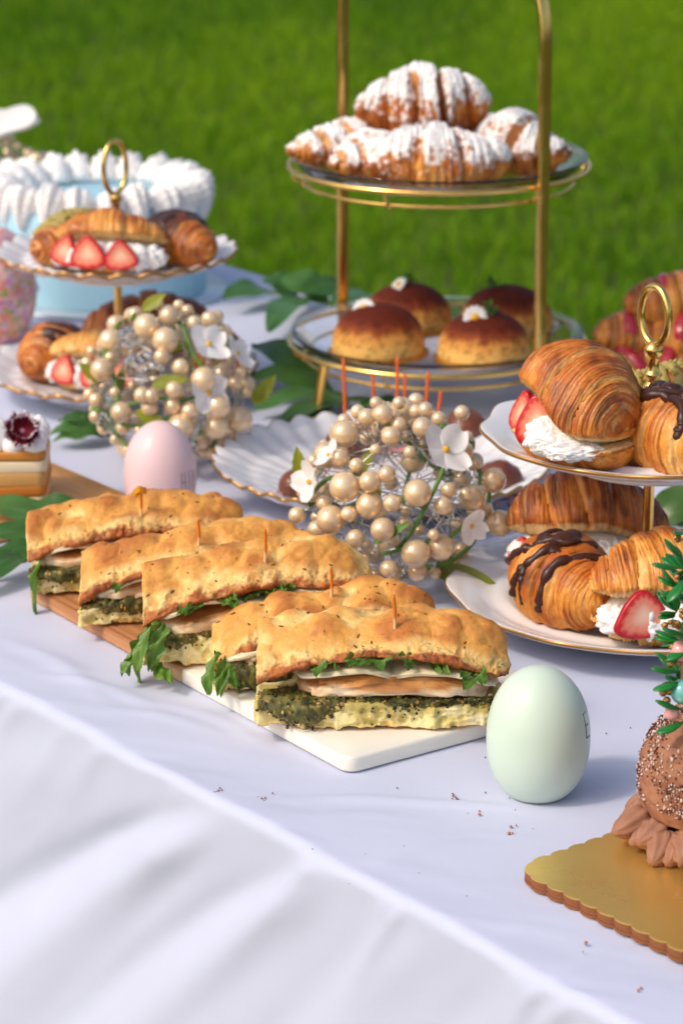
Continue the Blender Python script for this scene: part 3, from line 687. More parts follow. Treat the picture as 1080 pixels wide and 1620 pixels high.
croissant("croissant split over cream with one big strawberry half, right edge of the lower plate", on_rs(1052, 1004, 0), math.radians(16), L=.100, R=.0330, bend=.7, seed=8, fill='strawberry', tone=-.16, res=1.4, gape=.32, squash=1.0, tip=.4, berries=[(-.50, .034, .030, .0, 1.08, 12)])

# ---- croissants on the left stand
def on_ls(px, py, tier): return tuple(P(px, py, T + (.013 if tier == 0 else ls_up + .006)))
croissant("pistachio coated croissant at the left of the left stand's upper plate", on_ls(118, 408, 1), math.radians(62), L=.10, R=.0245, bend=.8, seed=11, top='pistachio', tone=.0)
croissant("croissant with strawberry slices in cream at the front of the left upper plate", on_ls(178, 428, 1), math.radians(-8), L=.092, R=.0245, bend=.9, seed=12, fill='strawberry', tone=-.02, gape=.44, nw=2.6, berries=[(-.60, .022, .026, .25, .95), (-.22, .028, .027, -.05, 1.0), (.24, .026, .024, -.1, 1.0)])
croissant("chocolate capped croissant at the right of the left stand's upper plate", on_ls(284, 412, 1), math.radians(-62), L=.10, R=.0262, bend=.8, seed=13, top='choccap', tone=.26)
croissant("chocolate capped croissant at the left of the left stand's lower plate", on_ls(86, 590, 0), math.radians(72), L=.090, R=.0270, bend=.6, seed=14, top='choccap', tone=.12)
croissant("pale croissant with strawberries and cream beside the bead ball on the lower plate", on_ls(158, 612, 0), math.radians(-14), L=.085, R=.0235, bend=.6, seed=15, fill='strawberry', tone=-.30, gape=.46, berries=[(-.45, .020, .025, .2, .98), (.1, .022, .026, -.2, 1.0), (.55, .02, .024, 0, .96)])
croissant("brown croissant standing behind the left bead ball on the lower plate", on_ls(238, 562, 0), math.radians(14), L=.115, R=.030, bend=.9, seed=16, tone=.22, ridge=.2, squash=1.1)
croissant("golden croissant at the right rim of the left stand's lower plate beside white petals", on_ls(345, 590, 0), math.radians(-60), L=.09, R=.024, bend=.7, seed=17, tone=.18)

# ---- sugared croissants on the upper glass plate
zg = T + .050 + .182 - .0085 + .0034
GSZ = GS.location.z + tiers[1] - .0085 + .0036
def on_g(px, py): return tuple(P(px, py, GSZ))
def sug(label, loc, rz, **k):
    k = {**dict(tip=.2, fat=1.7), **k, 'nw': 2.9, 'ridge': .34, 'bend': k.get('bend', 1) * 1.25, 'amp': 2.0, 'res': 1.3}; k['R'] *= 1.2; k['L'] *= 1.04; k['tone'] = k.get('tone', 0) + .12
    return croissant(label, loc, rz, sugar=k.pop('sugar', .75), group="sugared croissants on the gold stand", **k)
sug("sugared croissant lying at the left end of the upper glass plate", on_g(552, 262), math.radians(28), L=.10, R=.0215, bend=.8, seed=21, tone=-.05, sugar=.8)
sug("sugared croissant half hidden left of centre on the upper glass plate", on_g(592, 284), math.radians(40), L=.085, R=.0215, bend=.6, seed=22, tone=.06, sugar=.45)
sug("sugared croissant at the front centre of the upper glass plate", on_g(690, 292), math.radians(2), L=.125, R=.0255, bend=1.1, seed=23, ridge=.26, tone=.0, sugar=.62, nw=4.2)
sug("sugared croissant at the right behind the gold post on the upper plate", on_g(814, 272), math.radians(-38), L=.095, R=.026, bend=.9, seed=24, ridge=.22, tone=.05, sugar=.5)
sug("sugared croissant at the back under the topmost croissant", on_g(706, 250), math.radians(-5), L=.13, R=.024, bend=.8, seed=26, sugar=.7)
tp = np.array(PY(674, 214, on_g(690, 264)[1])); sug("sugared croissant crowning the pile on the upper glass plate", tuple(tp), 0, rot=(math.radians(6), math.radians(-3), math.radians(3)), L=.110, R=.0275, bend=1.2, seed=25, ridge=.24, sugar=.8, tone=.05, nw=4.0, squash=1.02)

# ---- cocoa domes on the lower glass plate
M_dome = mat("cocoa dome", vcol=True, rough=.75, spec=.25, bump=[(900, .4, .0006)])
M_petal = mat("white petal", S(246, 243, 240), .6, transl=.25)
M_yolk = mat("yellow flower centre", S(236, 176, 30), .7, bump=[(1500, .5, .0005)])
M_sprig = mat("green sprig", S(74, 112, 44), .5, transl=.2, rand=.25)
M_card = mat("gold cake card", S(214, 160, 70), .3, metal=.8)
def daisy(parent, pos, d, R, n=13, part="daisy"):
    o_ = None; m = MB()
    for k in range(n):
        a = 2 * math.pi * k / n; u, v = np.meshgrid(np.linspace(0, 1, 6), np.linspace(-1, 1, 5), indexing='ij')
        w = .17 * R * 1.5 * np.sin(np.clip(u * .86 + .12, 0, 1) * np.pi) ** .6
        V = np.stack([.25 * R + u * .75 * R, v * w, .12 * R * np.sin(u * 2.6) - .04 * R * v * v + .03 * R * (k % 2)], -1)
        P_, Q, _ = grid(rotz(V, a)); m.add(P_, Q)
    V = np.vstack(m.V); m.V = [align(V, d) + np.asarray(pos)]; m.C = [np.vstack(m.C)]
    f = m.build("flower", M_petal, parent)
    m = MB(); V, Q, Tt = ball(.33 * R, 8, 12, (0, 0, .06 * R), (1, 1, .7)); m.add(align(V, d) + np.asarray(pos), Q, Tt); m.build("flower_centre", M_yolk, f)
def leaf_grid(L, W_, fold=.25, droop=.3, nu=14, nv=7, tip=1.0, wave=0.0, ph=0.0):
    u, v = np.meshgrid(np.linspace(0, 1, nu), np.linspace(-1, 1, nv), indexing='ij')
    w = W_ / 2 * np.sin(np.pi * u ** .85) ** .8 * (1 - .15 * u)
    V = np.stack([u * L, v * w, fold * np.abs(v) * w - droop * L * u * u + wave * W_ * np.sin(u * 9 + ph) * np.abs(v)], -1); return V
def sprig(parent, pos, rng, R):
    m = MB()
    for k in range(16):
        V = leaf_grid(R * rng.uniform(.5, .9), R * .34, .3, .2, 6, 3); P_, Q, _ = grid(V)
        P_ = rotm(P_, (rng.uniform(-.6, .6), rng.uniform(-1.2, -.1), rng.uniform(0, 6.3))); m.add(P_ + np.asarray(pos) + rng.uniform(-.3, .3, 3) * R, Q)
    m.build("green_sprig", M_sprig, parent)
GLZ = GS.location.z + tiers[0] - .0085 + .0036
def dome(label, px, py, R, H, seed, front=True):
    rng = np.random.default_rng(seed); R = R * rng.uniform(.96, 1.03); H = H * rng.uniform(.95, 1.06); p = P(px, py, GLZ); o = thing("cocoa_dome", label, "dessert", tuple(p), 0, "cocoa dusted domes on the lower glass plate")
    ph = np.linspace(0.02, np.pi / 2, 60); th = np.linspace(0, 2 * np.pi, 110, endpoint=False); ph, th = np.meshgrid(ph, th, indexing='ij')
    V = np.stack([R * np.sin(ph) ** .92 * np.cos(th), R * np.sin(ph) ** .92 * np.sin(th), .004 + (H - .004) * np.cos(ph) ** .9], -1)
    V[-1, :, 2] = .0012; V[-1, :, :2] *= .985
    V[..., :2] *= 1 + .020 * vnoise(V * 40 + seed)[..., None]
    k = V[..., 2] / H + .10 * fbm(np.stack([np.cos(th) * 9, np.sin(th) * 9, V[..., 2] * 22 + seed], -1), 3)
    C = mix(S(236, 184, 100), S(216, 150, 72), sstep(.20, .46, k)); C = mix(C, S(142, 66, 28), sstep(.46, .64, k)); C = mix(C, S(96, 34, 16), sstep(.60, .80, k))
    C = mix(C, S(70, 22, 12), .5 * sstep(0, .5, fbm(V * 300, 2)))
    P_, Q, Tt = grid(V[::-1], wrap_v=True, caps=True); C = np.vstack([C[::-1].reshape(-1, 3), C[-1, :1], C[0, :1]])
    m = MB(); m.add(P_, Q, Tt, C); m.build("dome_shell", M_dome, o)
    m = MB(); m.add(*lathe([(.0004, .0), (R * 1.08, .0), (R * 1.08, .0011), (.0004, .0011)], 60)); m.build("gold_card", M_card, o)
    return o, rng
DR, DH = .0385, .0385
o, r_ = dome("cocoa dusted dome with a daisy at the left front of the lower glass plate", 598, 558, DR, DH, 1); daisy(o, (-.012, -.002, DH * .97), (-.3, -.7, .7), .0095)
o, r_ = dome("cocoa dusted dome with daisy and green sprig nearest the gold post", 765, 567, DR, DH * 1.02, 2); daisy(o, (-.008, -.012, DH * .96), (-.1, -.85, .5), .0100); sprig(o, (.004, -.006, DH * 1.04), r_, .012)
o, r_ = dome("cocoa dusted dome with green sprig at the back left of the lower glass plate", 645, 518, DR, DH, 3); sprig(o, (0.0, -.003, DH * 1.03), r_, .011); daisy(o, (-.008, -.006, DH * .99), (-.5, -.3, .6), .008)
o, r_ = dome("cocoa dusted dome mostly behind the gold post at the back right", 800, 524, DR, DH, 4); sprig(o, (-.012, -.003, DH * 1.03), r_, .011)
p = P(872, 528, GLZ); fl = thing("loose_daisy", "loose daisy lying on the lower glass plate right of the gold post", "flower", tuple(p)); daisy(fl, (0, 0, .006), (.2, -.6, .7), .008)
# ------------------------------------------------------------------ focaccia sandwiches
M_bread = mat("focaccia bread", vcol=True, rough=.5, rvar=(90, .38, .68), spec=.4, var=[(420, .10), (1400, .08)], bump=[(700, .45, .0011), (2200, .3, .0005)], sss=.10, sssr=(1, .6, .3), sssc=.003)
M_pesto = mat("herb pesto", vcol=True, rough=.45, spec=.5, bump=[(900, .6, .0012)])
M_chick = mat("grilled chicken", vcol=True, rough=.45, spec=.4, bump=[(500, .4, .0012)], sss=.1, sssr=(1, .6, .4), sssc=.003)
M_mozz = mat("mozzarella", S(244, 224, 182), .42, sss=.25, sssr=(1, .85, .6), sssc=.005, bump=[(240, .25, .0012)], var=[(160, .06)])
M_arug = mat("arugula", vcol=True, rough=.35, spec=.5, transl=.25, bump=[(500, .3, .001)])
M_pick = mat("bamboo pick", vcol=True, rough=.5)
M_flake = mat("dried herb flakes", vcol=True, rough=.8)

def slab_grid(L, Wd, zb, zt, nx, counts, left_cap=10, right_round=.016, lean=.004, crown=.006, rng=None, plan=None):
    "closed loaf section; ring order: front face, top, back, bottom.  returns V, seg (0 front 1 top 2 back 3 bottom), f along each"
    nf, ntp, nb, nbo = counts
    x = np.linspace(-L / 2, L / 2, nx); rows, segs, fs = [], [], []
    seg = np.concatenate([np.zeros(nf), np.ones(ntp), np.full(nb, 2), np.full(nbo, 3)]).astype(int)
    f = np.concatenate([np.linspace(0, 1, n, endpoint=False) for n in counts])
    so = rng.uniform(-40, 40)
    yf = -Wd / 2 + .0022 * fbm(np.stack([x * 60, 0 * x + so, 0 * x], -1), 2); yb = Wd / 2 + .004 * fbm(np.stack([x * 30, 0 * x + so + 7, 0 * x], -1), 2)
    if plan is not None: a_, b_ = plan(x); yf = yf + a_; yb = yb + b_
    b, t = zb(x), zt(x)
    Y = np.zeros((nx, len(seg))); Z = np.zeros_like(Y)
    for i in range(nx):
        h = t[i] - b[i]; Wl = yb[i] - yf[i]; ff = f[seg == 0]
        Y[i, seg == 0] = yf[i] + lean * ff; Z[i, seg == 0] = b[i] + h * ff
        ft = f[seg == 1]; Y[i, seg == 1] = yf[i] + lean + (Wl - lean) * ft; Z[i, seg == 1] = t[i] + crown * np.sin(np.pi * ft) ** .8 - .25 * h * ft ** 4
        fb = f[seg == 2]; Y[i, seg == 2] = yb[i] + .004 * np.sin(np.pi * fb); Z[i, seg == 2] = t[i] - .25 * h - h * .75 * fb
        fo = f[seg == 3]; Y[i, seg == 3] = yb[i] + (yf[i] - yb[i]) * fo; Z[i, seg == 3] = b[i]
    X = np.repeat(x[:, None], len(seg), 1)
    for _ in range(7):                               # ease the corners
        Y = .5 * Y + .25 * (np.roll(Y, 1, 1) + np.roll(Y, -1, 1)); Z = .5 * Z + .25 * (np.roll(Z, 1, 1) + np.roll(Z, -1, 1))
    V = np.stack([X, Y, Z], -1)
    if right_round:                                  # rounded loaf end
        d = (L / 2 - x); k = np.clip(1 - d / right_round, 0, 1); s_ = np.sqrt(np.clip(1 - k ** 2.2, 0.02, 1))
        cy, cz = V[..., 1].mean(1, keepdims=True), (b + .45 * (t - b))[:, None]
        V[..., 1] = cy + (V[..., 1] - cy) * s_[:, None] ** .7; V[..., 2] = cz + (V[..., 2] - cz) * s_[:, None]
    if left_cap:
        c = V[0].mean(0); caps = [c + (V[0] - c) * k + np.array([-.0012 * (1 - k), 0, 0]) for k in np.linspace(.03, .97, left_cap)]
        V = np.concatenate([np.stack(caps), V], 0)
    return V, seg, f
def pits(Vf, rng, n, rmin, rmax, u0, u1, w0, w1):
    "depth of crumb holes over a 2D face"
    d = np.zeros(Vf.shape[:-1])
    for _ in range(n):
        c = np.array([rng.uniform(u0, u1), rng.uniform(w0, w1)]); r = rmin + (rmax - rmin) * rng.random() ** 3
        q = ((Vf[..., 0] - c[0]) / (r * rng.uniform(1, 1.5))) ** 2 + ((Vf[..., 1] - c[1]) / r) ** 2
        d = np.maximum(d, r * .65 * np.clip(1 - q, 0, 1) ** .6)
    return d
CR_GOLD, CR_BROWN, CR_PALE, CR_RED = S(230, 164, 78), S(184, 104, 44), S(246, 208, 130), S(132, 58, 22)
def top_bread(parent, rng, L, Wd, zb, th, crown, plan=None, tone=0., nx=250, arc=.013):
    so = rng.uniform(-50, 50); arch = lambda x: zb + arc * (1 - (2 * x / L) ** 2) + .0016 * fbm(np.stack([x * 70, 0 * x + so, 0 * x], -1), 3)
    sag = lambda x: zb + .0045 * (1 - (2 * x / L) ** 2) - .005 * sstep(.22, .5, x / L) + th + .0032 * fbm(np.stack([x * 26, 0 * x + so + 9, 0 * x], -1), 2)
    V, seg, f = slab_grid(L, Wd, arch, sag, nx, (44, 62, 16, 10), rng=rng, crown=crown, lean=.020, plan=plan)
    N = normals(V, True)
    if N[60, 70, 2] < 0: N = -N
    xy = V[..., :2]; topw = sstep(.15, .7, N[..., 2])
    # blistered top
    B = np.zeros(V.shape[:2]); 
    for _ in range(46):
        c = np.array([rng.uniform(-L / 2, L / 2), rng.uniform(-Wd / 2, Wd / 2)]); r = rng.uniform(.008, .018); h = rng.uniform(.0018, .0062)
        q = (((xy[..., 0] - c[0]) / (r * rng.uniform(.9, 1.5))) ** 2 + ((xy[..., 1] - c[1]) / r) ** 2); B = np.maximum(B, h * np.exp(-q * 1.3)) 
    for _ in range(16):
        c = np.array([rng.uniform(-L / 2, L / 2), rng.uniform(-Wd / 2 + .008, Wd / 2)]); r = rng.uniform(.004, .008)
        q = (((xy[..., 0] - c[0]) / r) ** 2 + ((xy[..., 1] - c[1]) / r) ** 2); B = B - rng.uniform(.001, .003) * np.exp(-q)
    fr = (seg == 0)[None] * np.ones(V.shape[:2]); frontw = fr * (1 - sstep(.45, .85, f[None] + .22 * fbm(V * 70 + so, 2)))
    leftw = sstep(.6, .9, -N[..., 0]) * (V[..., 0] < 0)
    dz = fbm(V * 60 + so, 3)
    d = topw * B + .0010 * dz + .0007 * fbm(V * 190 + so, 2)
    zr = (sag(np.array([0.]))[0] - arch(np.array([0.]))[0])
    pf = pits(np.stack([V[..., 0], V[..., 2]], -1), rng, 190, .0004, .0024, -L / 2, L / 2, zb, zb + th * 1.05) * frontw
    pf = np.maximum(pf, pits(np.stack([V[..., 0], V[..., 2]], -1), rng, 420, .0003, .0011, -L / 2, L / 2, zb, zb + th * 1.05) * frontw)
    pl = pits(np.stack([V[..., 1], V[..., 2]], -1), rng, 40, .0006, .0024, -Wd / 2, Wd / 2, zb, zb + th) * leftw
    d = d - pf - pl - frontw * .0007 * np.abs(fbm(V * 420 + so, 2))
    V = V + N * d[..., None]
    # torn, oil soaked lower rim
    rag = frontw * np.exp(-f[None] * 5.5); V = V + (N * (.0022 * fbm(V * 260 + so, 3) * rag)[..., None])
    bake = np.clip(.36 + tone + 150 * (topw * B - .0012) * .9 + .48 * dz + .14 * fbm(V * 240 + so, 2), 0, 1)
    C = mix(CR_PALE, CR_GOLD, sstep(.12, .5, bake)); C = mix(C, CR_BROWN, sstep(.52, 1.0, bake) * .8)
    crumb = mix(S(248, 214, 142), S(232, 178, 92), np.clip(.4 + .9 * fbm(V * 120 + so, 3), 0, 1)); crumb = mix(crumb, S(196, 132, 58), np.clip(pf * 520, 0, .85))
    C = mix(C, crumb, np.maximum(frontw * .92, leftw * .9))
    lo = f[None] + .26 * fbm(V * 110 + so, 3) + .13 * fbm(V * 420 + so, 2)
    red = fr * (1 - sstep(.14, .42, lo)) 
    C = mix(C, mix(S(176, 92, 34), CR_RED, sstep(-.3, .4, fbm(V * 330 + so, 2))), red * .95)
    C = mix(C, S(112, 44, 18), ((seg == 3)[None] * .8) * np.ones(V.shape[:2]))
    cap = (np.arange(V.shape[0]) < 11)[:, None] * np.ones(V.shape[:2]); hz = (V[..., 2] - zb) / th + .12 * fbm(V * 260 + so, 3)
    cc_ = mix(crumb, CR_GOLD, sstep(.82, 1.0, hz)); cc_ = mix(cc_, mix(S(176, 92, 34), CR_RED, sstep(-.3, .4, fbm(V * 330 + so, 2))), 1 - sstep(.05, .22, hz)); C = mix(C, cc_, cap)
    P_, Q, Tt = grid(V, wrap_v=True, caps=True); C = np.vstack([C.reshape(-1, 3), C[0, :1], C[-1, :1]])
    m = MB(); m.add(P_, Q, Tt, C); o = m.build("top_bread", M_bread, parent)
    # dried herb flecks baked into the crust
    m = MB(); ii = np.argwhere((topw > .6) & (np.arange(V.shape[0])[:, None] > 14)); 
    for k in ii[rng.integers(0, len(ii), 58)]:
        p, n_ = V[k[0], k[1]], N[k[0], k[1]]; s = .0004 + .0012 * rng.random() ** 2; q, Qb, Tb = ball(s, 4, 6); q = q * np.array([1.3, rng.uniform(.25, .6), .25]); q = rotz(q, rng.uniform(0, 6.3))
        m.add(align(q, n_) + p + n_ * .0002, Qb, Tb, mix(S(74, 66, 24), S(140, 74, 30), rng.random()))
    m.build("herb_flakes", M_flake, o, kind="stuff")
    return V, N
def bottom_bread(parent, rng, L, Wd, th, plan=None, green=1.0, nx=190):
    so = rng.uniform(-50, 50); zb = lambda x: 0 * x + .0004 + .0018 * np.clip(fbm(np.stack([x * 45, 0 * x + so, 0 * x], -1), 2), 0, 1); zt = lambda x: th + .003 * fbm(np.stack([x * 55, 0 * x + so + 3, 0 * x], -1), 2)
    V, seg, f = slab_grid(L, Wd, zb, zt, nx, (34, 34, 12, 10), rng=rng, crown=.001, lean=.001, right_round=.008, plan=plan)
    N = normals(V, True)
    if N[60, 45, 2] < 0: N = -N
    fr = (seg == 0)[None] * np.ones(V.shape[:2]); leftw = sstep(.6, .9, -N[..., 0]) * (V[..., 0] < 0)
    lump = .0058 * (np.abs(vnoise(np.stack([V[..., 0] * 52, V[..., 1] * 20, V[..., 2] * 20 + so], -1))) ** .6 - .45)
    pf = pits(np.stack([V[..., 0], V[..., 2]], -1), rng, 150, .0005, .0032, -L / 2, L / 2, 0, th) * fr + pits(np.stack([V[..., 1], V[..., 2]], -1), rng, 50, .0006, .0028, -Wd / 2, Wd / 2, 0, th) * leftw
    d = .0012 * fbm(V * 90 + so, 3) - np.maximum(fr, leftw) * lump - pf + .0007 * fbm(V * 300 + so, 2)
    V = V + N * d[..., None]; V[..., 2] = np.maximum(V[..., 2], .0002)
    n = fbm(V * 75 + so, 3); n2 = fbm(V * 260 + so, 2)
    C = mix(S(250, 232, 174), S(236, 204, 120), np.clip(.4 + .9 * n, 0, 1))
    gz = sstep(.40, 1.05, V[..., 2] / th + .55 * n + .15 * n2) * green; C = mix(C, S(166, 154, 66), gz * .7); C = mix(C, S(196, 180, 92), np.clip(pf * 380, 0, .6))
    C = mix(C, S(222, 170, 92), sstep(.5, .9, -N[..., 2]))
    P_, Q, Tt = grid(V, wrap_v=True, caps=True); C = np.vstack([C.reshape(-1, 3), C[0, :1], C[-1, :1]])
    m = MB(); m.add(P_, Q, Tt, C); m.build("bottom_bread", M_bread, parent); return V
def pesto(parent, rng, L, Wd, z, heavy=1.0, plan=None, xr=(-.5, .5)):
    n = 130; x = np.linspace(xr[0] * L, xr[1] * L, n); so = rng.uniform(-50, 50)
    off = plan(x)[0] if plan is not None else 0
    amt = (.22 + .45 * np.clip(vnoise(np.stack([x * 38, 0 * x + so, 0 * x], -1)), -.6, 1) + .85 * np.exp(-((x + .30 * L) / (.16 * L)) ** 2) * heavy) * heavy
    a = np.linspace(0, 2 * np.pi, 30, endpoint=False)
    ry, rz = .0065 * amt, .0040 * amt + .0012
    Y = (-Wd / 2 + .0042 + off)[:, None] + ry[:, None] * np.cos(a) * np.where(np.cos(a) > 0, 2.8, 1); Z = (z - .0026 * (amt - .4))[:, None] + rz[:, None] * np.sin(a) * np.where(np.sin(a) < 0, 1.5, .8)
    V = np.stack([np.repeat(x[:, None], 30, 1), Y, Z], -1); N = normals(V, True); c = V.mean(1, keepdims=True); N = np.where(((V - c) * N).sum(-1, keepdims=True) < 0, -N, N)
    V = V + N * (.0024 * fbm(V * 190 + so, 3) + .0012 * fbm(V * 600 + so, 2))[..., None]
    k = fbm(V * 380 + so, 2); C = mix(S(54, 54, 26), S(126, 120, 52), np.clip(.45 + .9 * k, 0, 1)); C = mix(C, S(200, 160, 82), sstep(.28, .55, fbm(V * 520 + so + 20, 2)) * .7)
    P_, Q, Tt = grid(V, wrap_v=True, caps=True); m = MB(); m.add(P_, Q, Tt, np.vstack([C.reshape(-1, 3), C[0, :1], C[-1, :1]])); o = m.build("pesto_layer", M_pesto, parent)
    m = MB()
    for _ in range(int(430 * heavy)):
        i = rng.integers(0, n); j = rng.integers(0, 30); p = V[i, j] + N[i, j] * .0006
        if rng.random() < .34: p = p + np.array([rng.normal(0, .002), -abs(rng.normal(0, .0006)) - .0004, -abs(rng.normal(0, .0040))]); 
        p[2] = max(p[2], .0012); p[1] = max(p[1], V[i, :, 1].min() - .0012)
        s = rng.uniform(.0004, .0013); q, Qb, Tb = ball(s, 4, 5); q = rotm(q * rng.uniform(.6, 1.3, 3), tuple(rng.uniform(0, 3, 3)))
        c = [S(34, 36, 20), S(64, 66, 30), S(104, 104, 48), S(186, 140, 66), S(216, 178, 104)][rng.choice(5, p=[.26, .28, .20, .16, .10])]
        m.add(q + p, Qb, Tb, c)
    m.build("pesto_grains", M_pesto, o, smooth=False, kind="stuff")
def meat(parent, rng, L, Wd, z, x0, x1, th=.011):
    P_, Q, Tt = blob(rng, ((x1 - x0) * L / 2, Wd * .48, th / 2), .12, 2.6, 44, 110, power=.62, c=((x0 + x1) * L / 2, -.001, z + th / 2))
    P_[:, 2] += .0022 * np.sin(P_[:, 0] * 55 + 1) + .0008 * fbm(P_ * 180, 2); P_[:, 1] += .0020 * fbm(P_ * 130 + 4, 3)
    h = (P_[:, 2] - z) / th; n = fbm(P_ * 120, 3)
    fr = sstep(.3, .8, -(P_[:, 1]) / (Wd * .46)); C = mix(S(214, 156, 92), S(176, 106, 50), np.clip(.5 + n, 0, 1))
    C = mix(C, mix(S(246, 222, 184), S(232, 190, 140), np.clip(.4 + n, 0, 1)), fr * (1 - sstep(.45, .70, h + .18 * n))); C = mix(C, S(140, 78, 36), sstep(.3, .6, fbm(P_ * 330, 2)) * .5)
    m = MB(); m.add(P_, Q, Tt, C); m.build("chicken_fillet", M_chick, parent)
def cheese(parent, rng, L, Wd, z, x0, x1, th=.0048, droop=0.0, out=.0):
    P_, Q, Tt = blob(rng, ((x1 - x0) * L / 2, Wd * .46, th / 2), .11, 2.6, 26, 90, power=.6, c=((x0 + x1) * L / 2, -out, z + th / 2))
    k = (P_[:, 0] / L - x0) / (x1 - x0); P_[:, 2] += .0065 * np.sin(np.pi * k) - droop * sstep(.65, 1.05, k) + .0012 * np.sin(P_[:, 0] * 130 + rng.random() * 6); P_[:, 1] += .0022 * fbm(P_ * np.array([110, 30, 30]) + 8, 2)
    m = MB(); m.add(P_, Q, Tt); m.build("mozzarella_slice", M_mozz, parent)
def rocket_leaf(rng, L, Wd, curl=1.0):
    nu, nv = 26, 9; u, v = np.meshgrid(np.linspace(0, 1, nu), np.linspace(-1, 1, nv), indexing='ij')
    w = Wd / 2 * (np.sin(np.pi * np.clip(u * .95 + .03, 0, 1)) ** .7) * (.78 + .22 * np.sin(u * 17 + rng.random() * 6) * (u < .8)) + .0007
    x, y = u * L, v * w; z = .16 * Wd * np.sin(u * 7 + v * 1.5 + rng.random() * 6) * curl * np.abs(v) + .25 * np.abs(v) * w + .0015 * np.sin(u * 14 + v * 4)
    V = np.stack([x, y, z], -1); C = mix(S(84, 124, 38), S(142, 172, 76), np.clip(.35 + .5 * vnoise(V * 200) + .5 * np.exp(-(v / .16) ** 2), 0, 1)); return V, C
def rocket(parent, rng, pos, e, L=.03, Wd=.014, bend=0.0):
    V, C = rocket_leaf(rng, L, Wd)
    if bend: u = V[..., 0] / L; V[..., 2] = V[..., 2] - bend * L * u * u
    P_, Q, _ = grid(rotm(V, e) + np.asarray(pos)); m = MB(); m.add(P_, Q, None, C.reshape(-1, 3)); m.build("arugula_leaf", M_arug, parent)
def sandwich(label, pix, yaw, seed, L=.136, Wd=.052, topz=.0270, th=.0225, crown=.006, tilt=0.0, leaves=(), edge_greens=6, heavy=1.0, tone=0., green=1., meatx=-.46, base=.0150, arc=.013):
    "pix: front left foot in the photograph; yaw of the front; tilt: how far the lid rises to the right (degrees)"
    rng = np.random.default_rng(seed); a = P(*pix, T + BTH); yw = math.radians(yaw); d = np.array([math.cos(yw), math.sin(yw)]); n = np.array([-d[1], d[0]])
    c = a[:2] + d * L / 2 + n * Wd / 2; o = thing("focaccia_sandwich", label, "sandwich", (c[0], c[1], T + BTH + .0003), yw, "focaccia sandwiches on the serving board")
    cur = rng.uniform(-1, 1); plan = lambda x: (.0035 * (2 * x / L) ** 2 + .001 * cur * np.sin(x * 40), -.006 * (2 * x / L) ** 2)
    bottom_bread(o, rng, L, Wd, base, plan, green)
    pesto(o, rng, L, Wd, base + .001, heavy, plan)
    meat(o, rng, L, Wd, base + .0015, meatx, .42, .0105 + (arc - .010) * .5)
    cz = min(base + .0108 + (arc - .010) * .5, topz + .0005); cheese(o, rng, L, Wd, cz, meatx - .03, .10, out=.0015); cheese(o, rng, L, Wd, cz - .0004, -.02, .45, droop=.006, out=.0012)
    for k in range(edge_greens):
        x = rng.uniform(-.32, .40) * L; rocket(o, rng, (x, -Wd / 2 + .009, topz + .003 + (arc - .003) * (1 - (2 * x / L) ** 2)), (rng.uniform(-.6, .6), rng.uniform(-.1, .35), -PI / 2 + rng.uniform(-1.2, 1.2)), rng.uniform(.013, .021), rng.uniform(.007, .011))
    for pos, e, l_, w_, bd in leaves: rocket(o, rng, (pos[0] * L / .14, pos[1] * Wd / .06, pos[2] * .85), e, l_, w_, bd)
    V, N = top_bread(o, rng, L, Wd, topz, th, crown, plan, tone, arc=arc)
    sh, tl = math.tan(yw) * .9, math.tan(math.radians(tilt))
    def warp(q):                                     # cut on the slant, lid propped up towards the right
        q = q.copy(); x = np.clip(q[..., 0] + L / 2, -.01, L); q[..., 2] = q[..., 2] + x * tl * sstep(.006, .020, q[..., 2]) * np.clip(1 - .45 * x / L, 0, 1); q[..., 0] = q[..., 0] + (q[..., 1] + Wd / 2) * sh; return q
    todo = list(o.children)
    for ch in todo: todo += list(ch.children)
    for ch in todo:
        m = ch.data; co = np.empty(len(m.vertices) * 3, np.float32); m.vertices.foreach_get("co", co); m.vertices.foreach_set("co", warp(co.reshape(-1, 3).astype(float)).astype(np.float32).ravel()); m.update()
    return o, warp(V)
def pick(label, base, top, seed, flag=False, col=(222, 120, 26), r=.0010, group="orange cocktail picks in the sandwiches"):
    rng = np.random.default_rng(seed); base, top = np.asarray(base), np.asarray(top); d = top - base; n = 16
    o = thing("cocktail_pick", label, "cocktail pick", tuple(base), 0, group); t = np.linspace(0, 1, n); pts = np.outer(t, d) + np.outer(np.sin(t * 3) * .0004, [1, 0, 0])
    C = mix(S(232, 196, 140), S(*col), sstep(.28, .42, t)); m = MB(); V, Q, Tt = tube(pts, np.full(n, r), 10); m.add(V, Q, Tt, np.vstack([np.repeat(C, 10, 0), C[:1], C[-1:]])); m.build("stick", M_pick, o)
    if flag:
        u, v = np.meshgrid(np.linspace(0, 1, 8), np.linspace(-1, 1, 4), indexing='ij'); V = np.stack([-.0070 * u + .002, -.0012 * np.sin(u * 5) - .0008, d[2] * .985 + .0012 * np.sin(u * 4) - .0022 * u * u + .0022 * v], -1)
        P_, Q, _ = grid(V); m = MB(); m.add(P_, Q, None, S(226, 158, 30)); m.add(P_ + np.array([.002, .0006, -.0008]), Q, None, S(216, 130, 24)); m.build("paper_frill", M_pick, o)
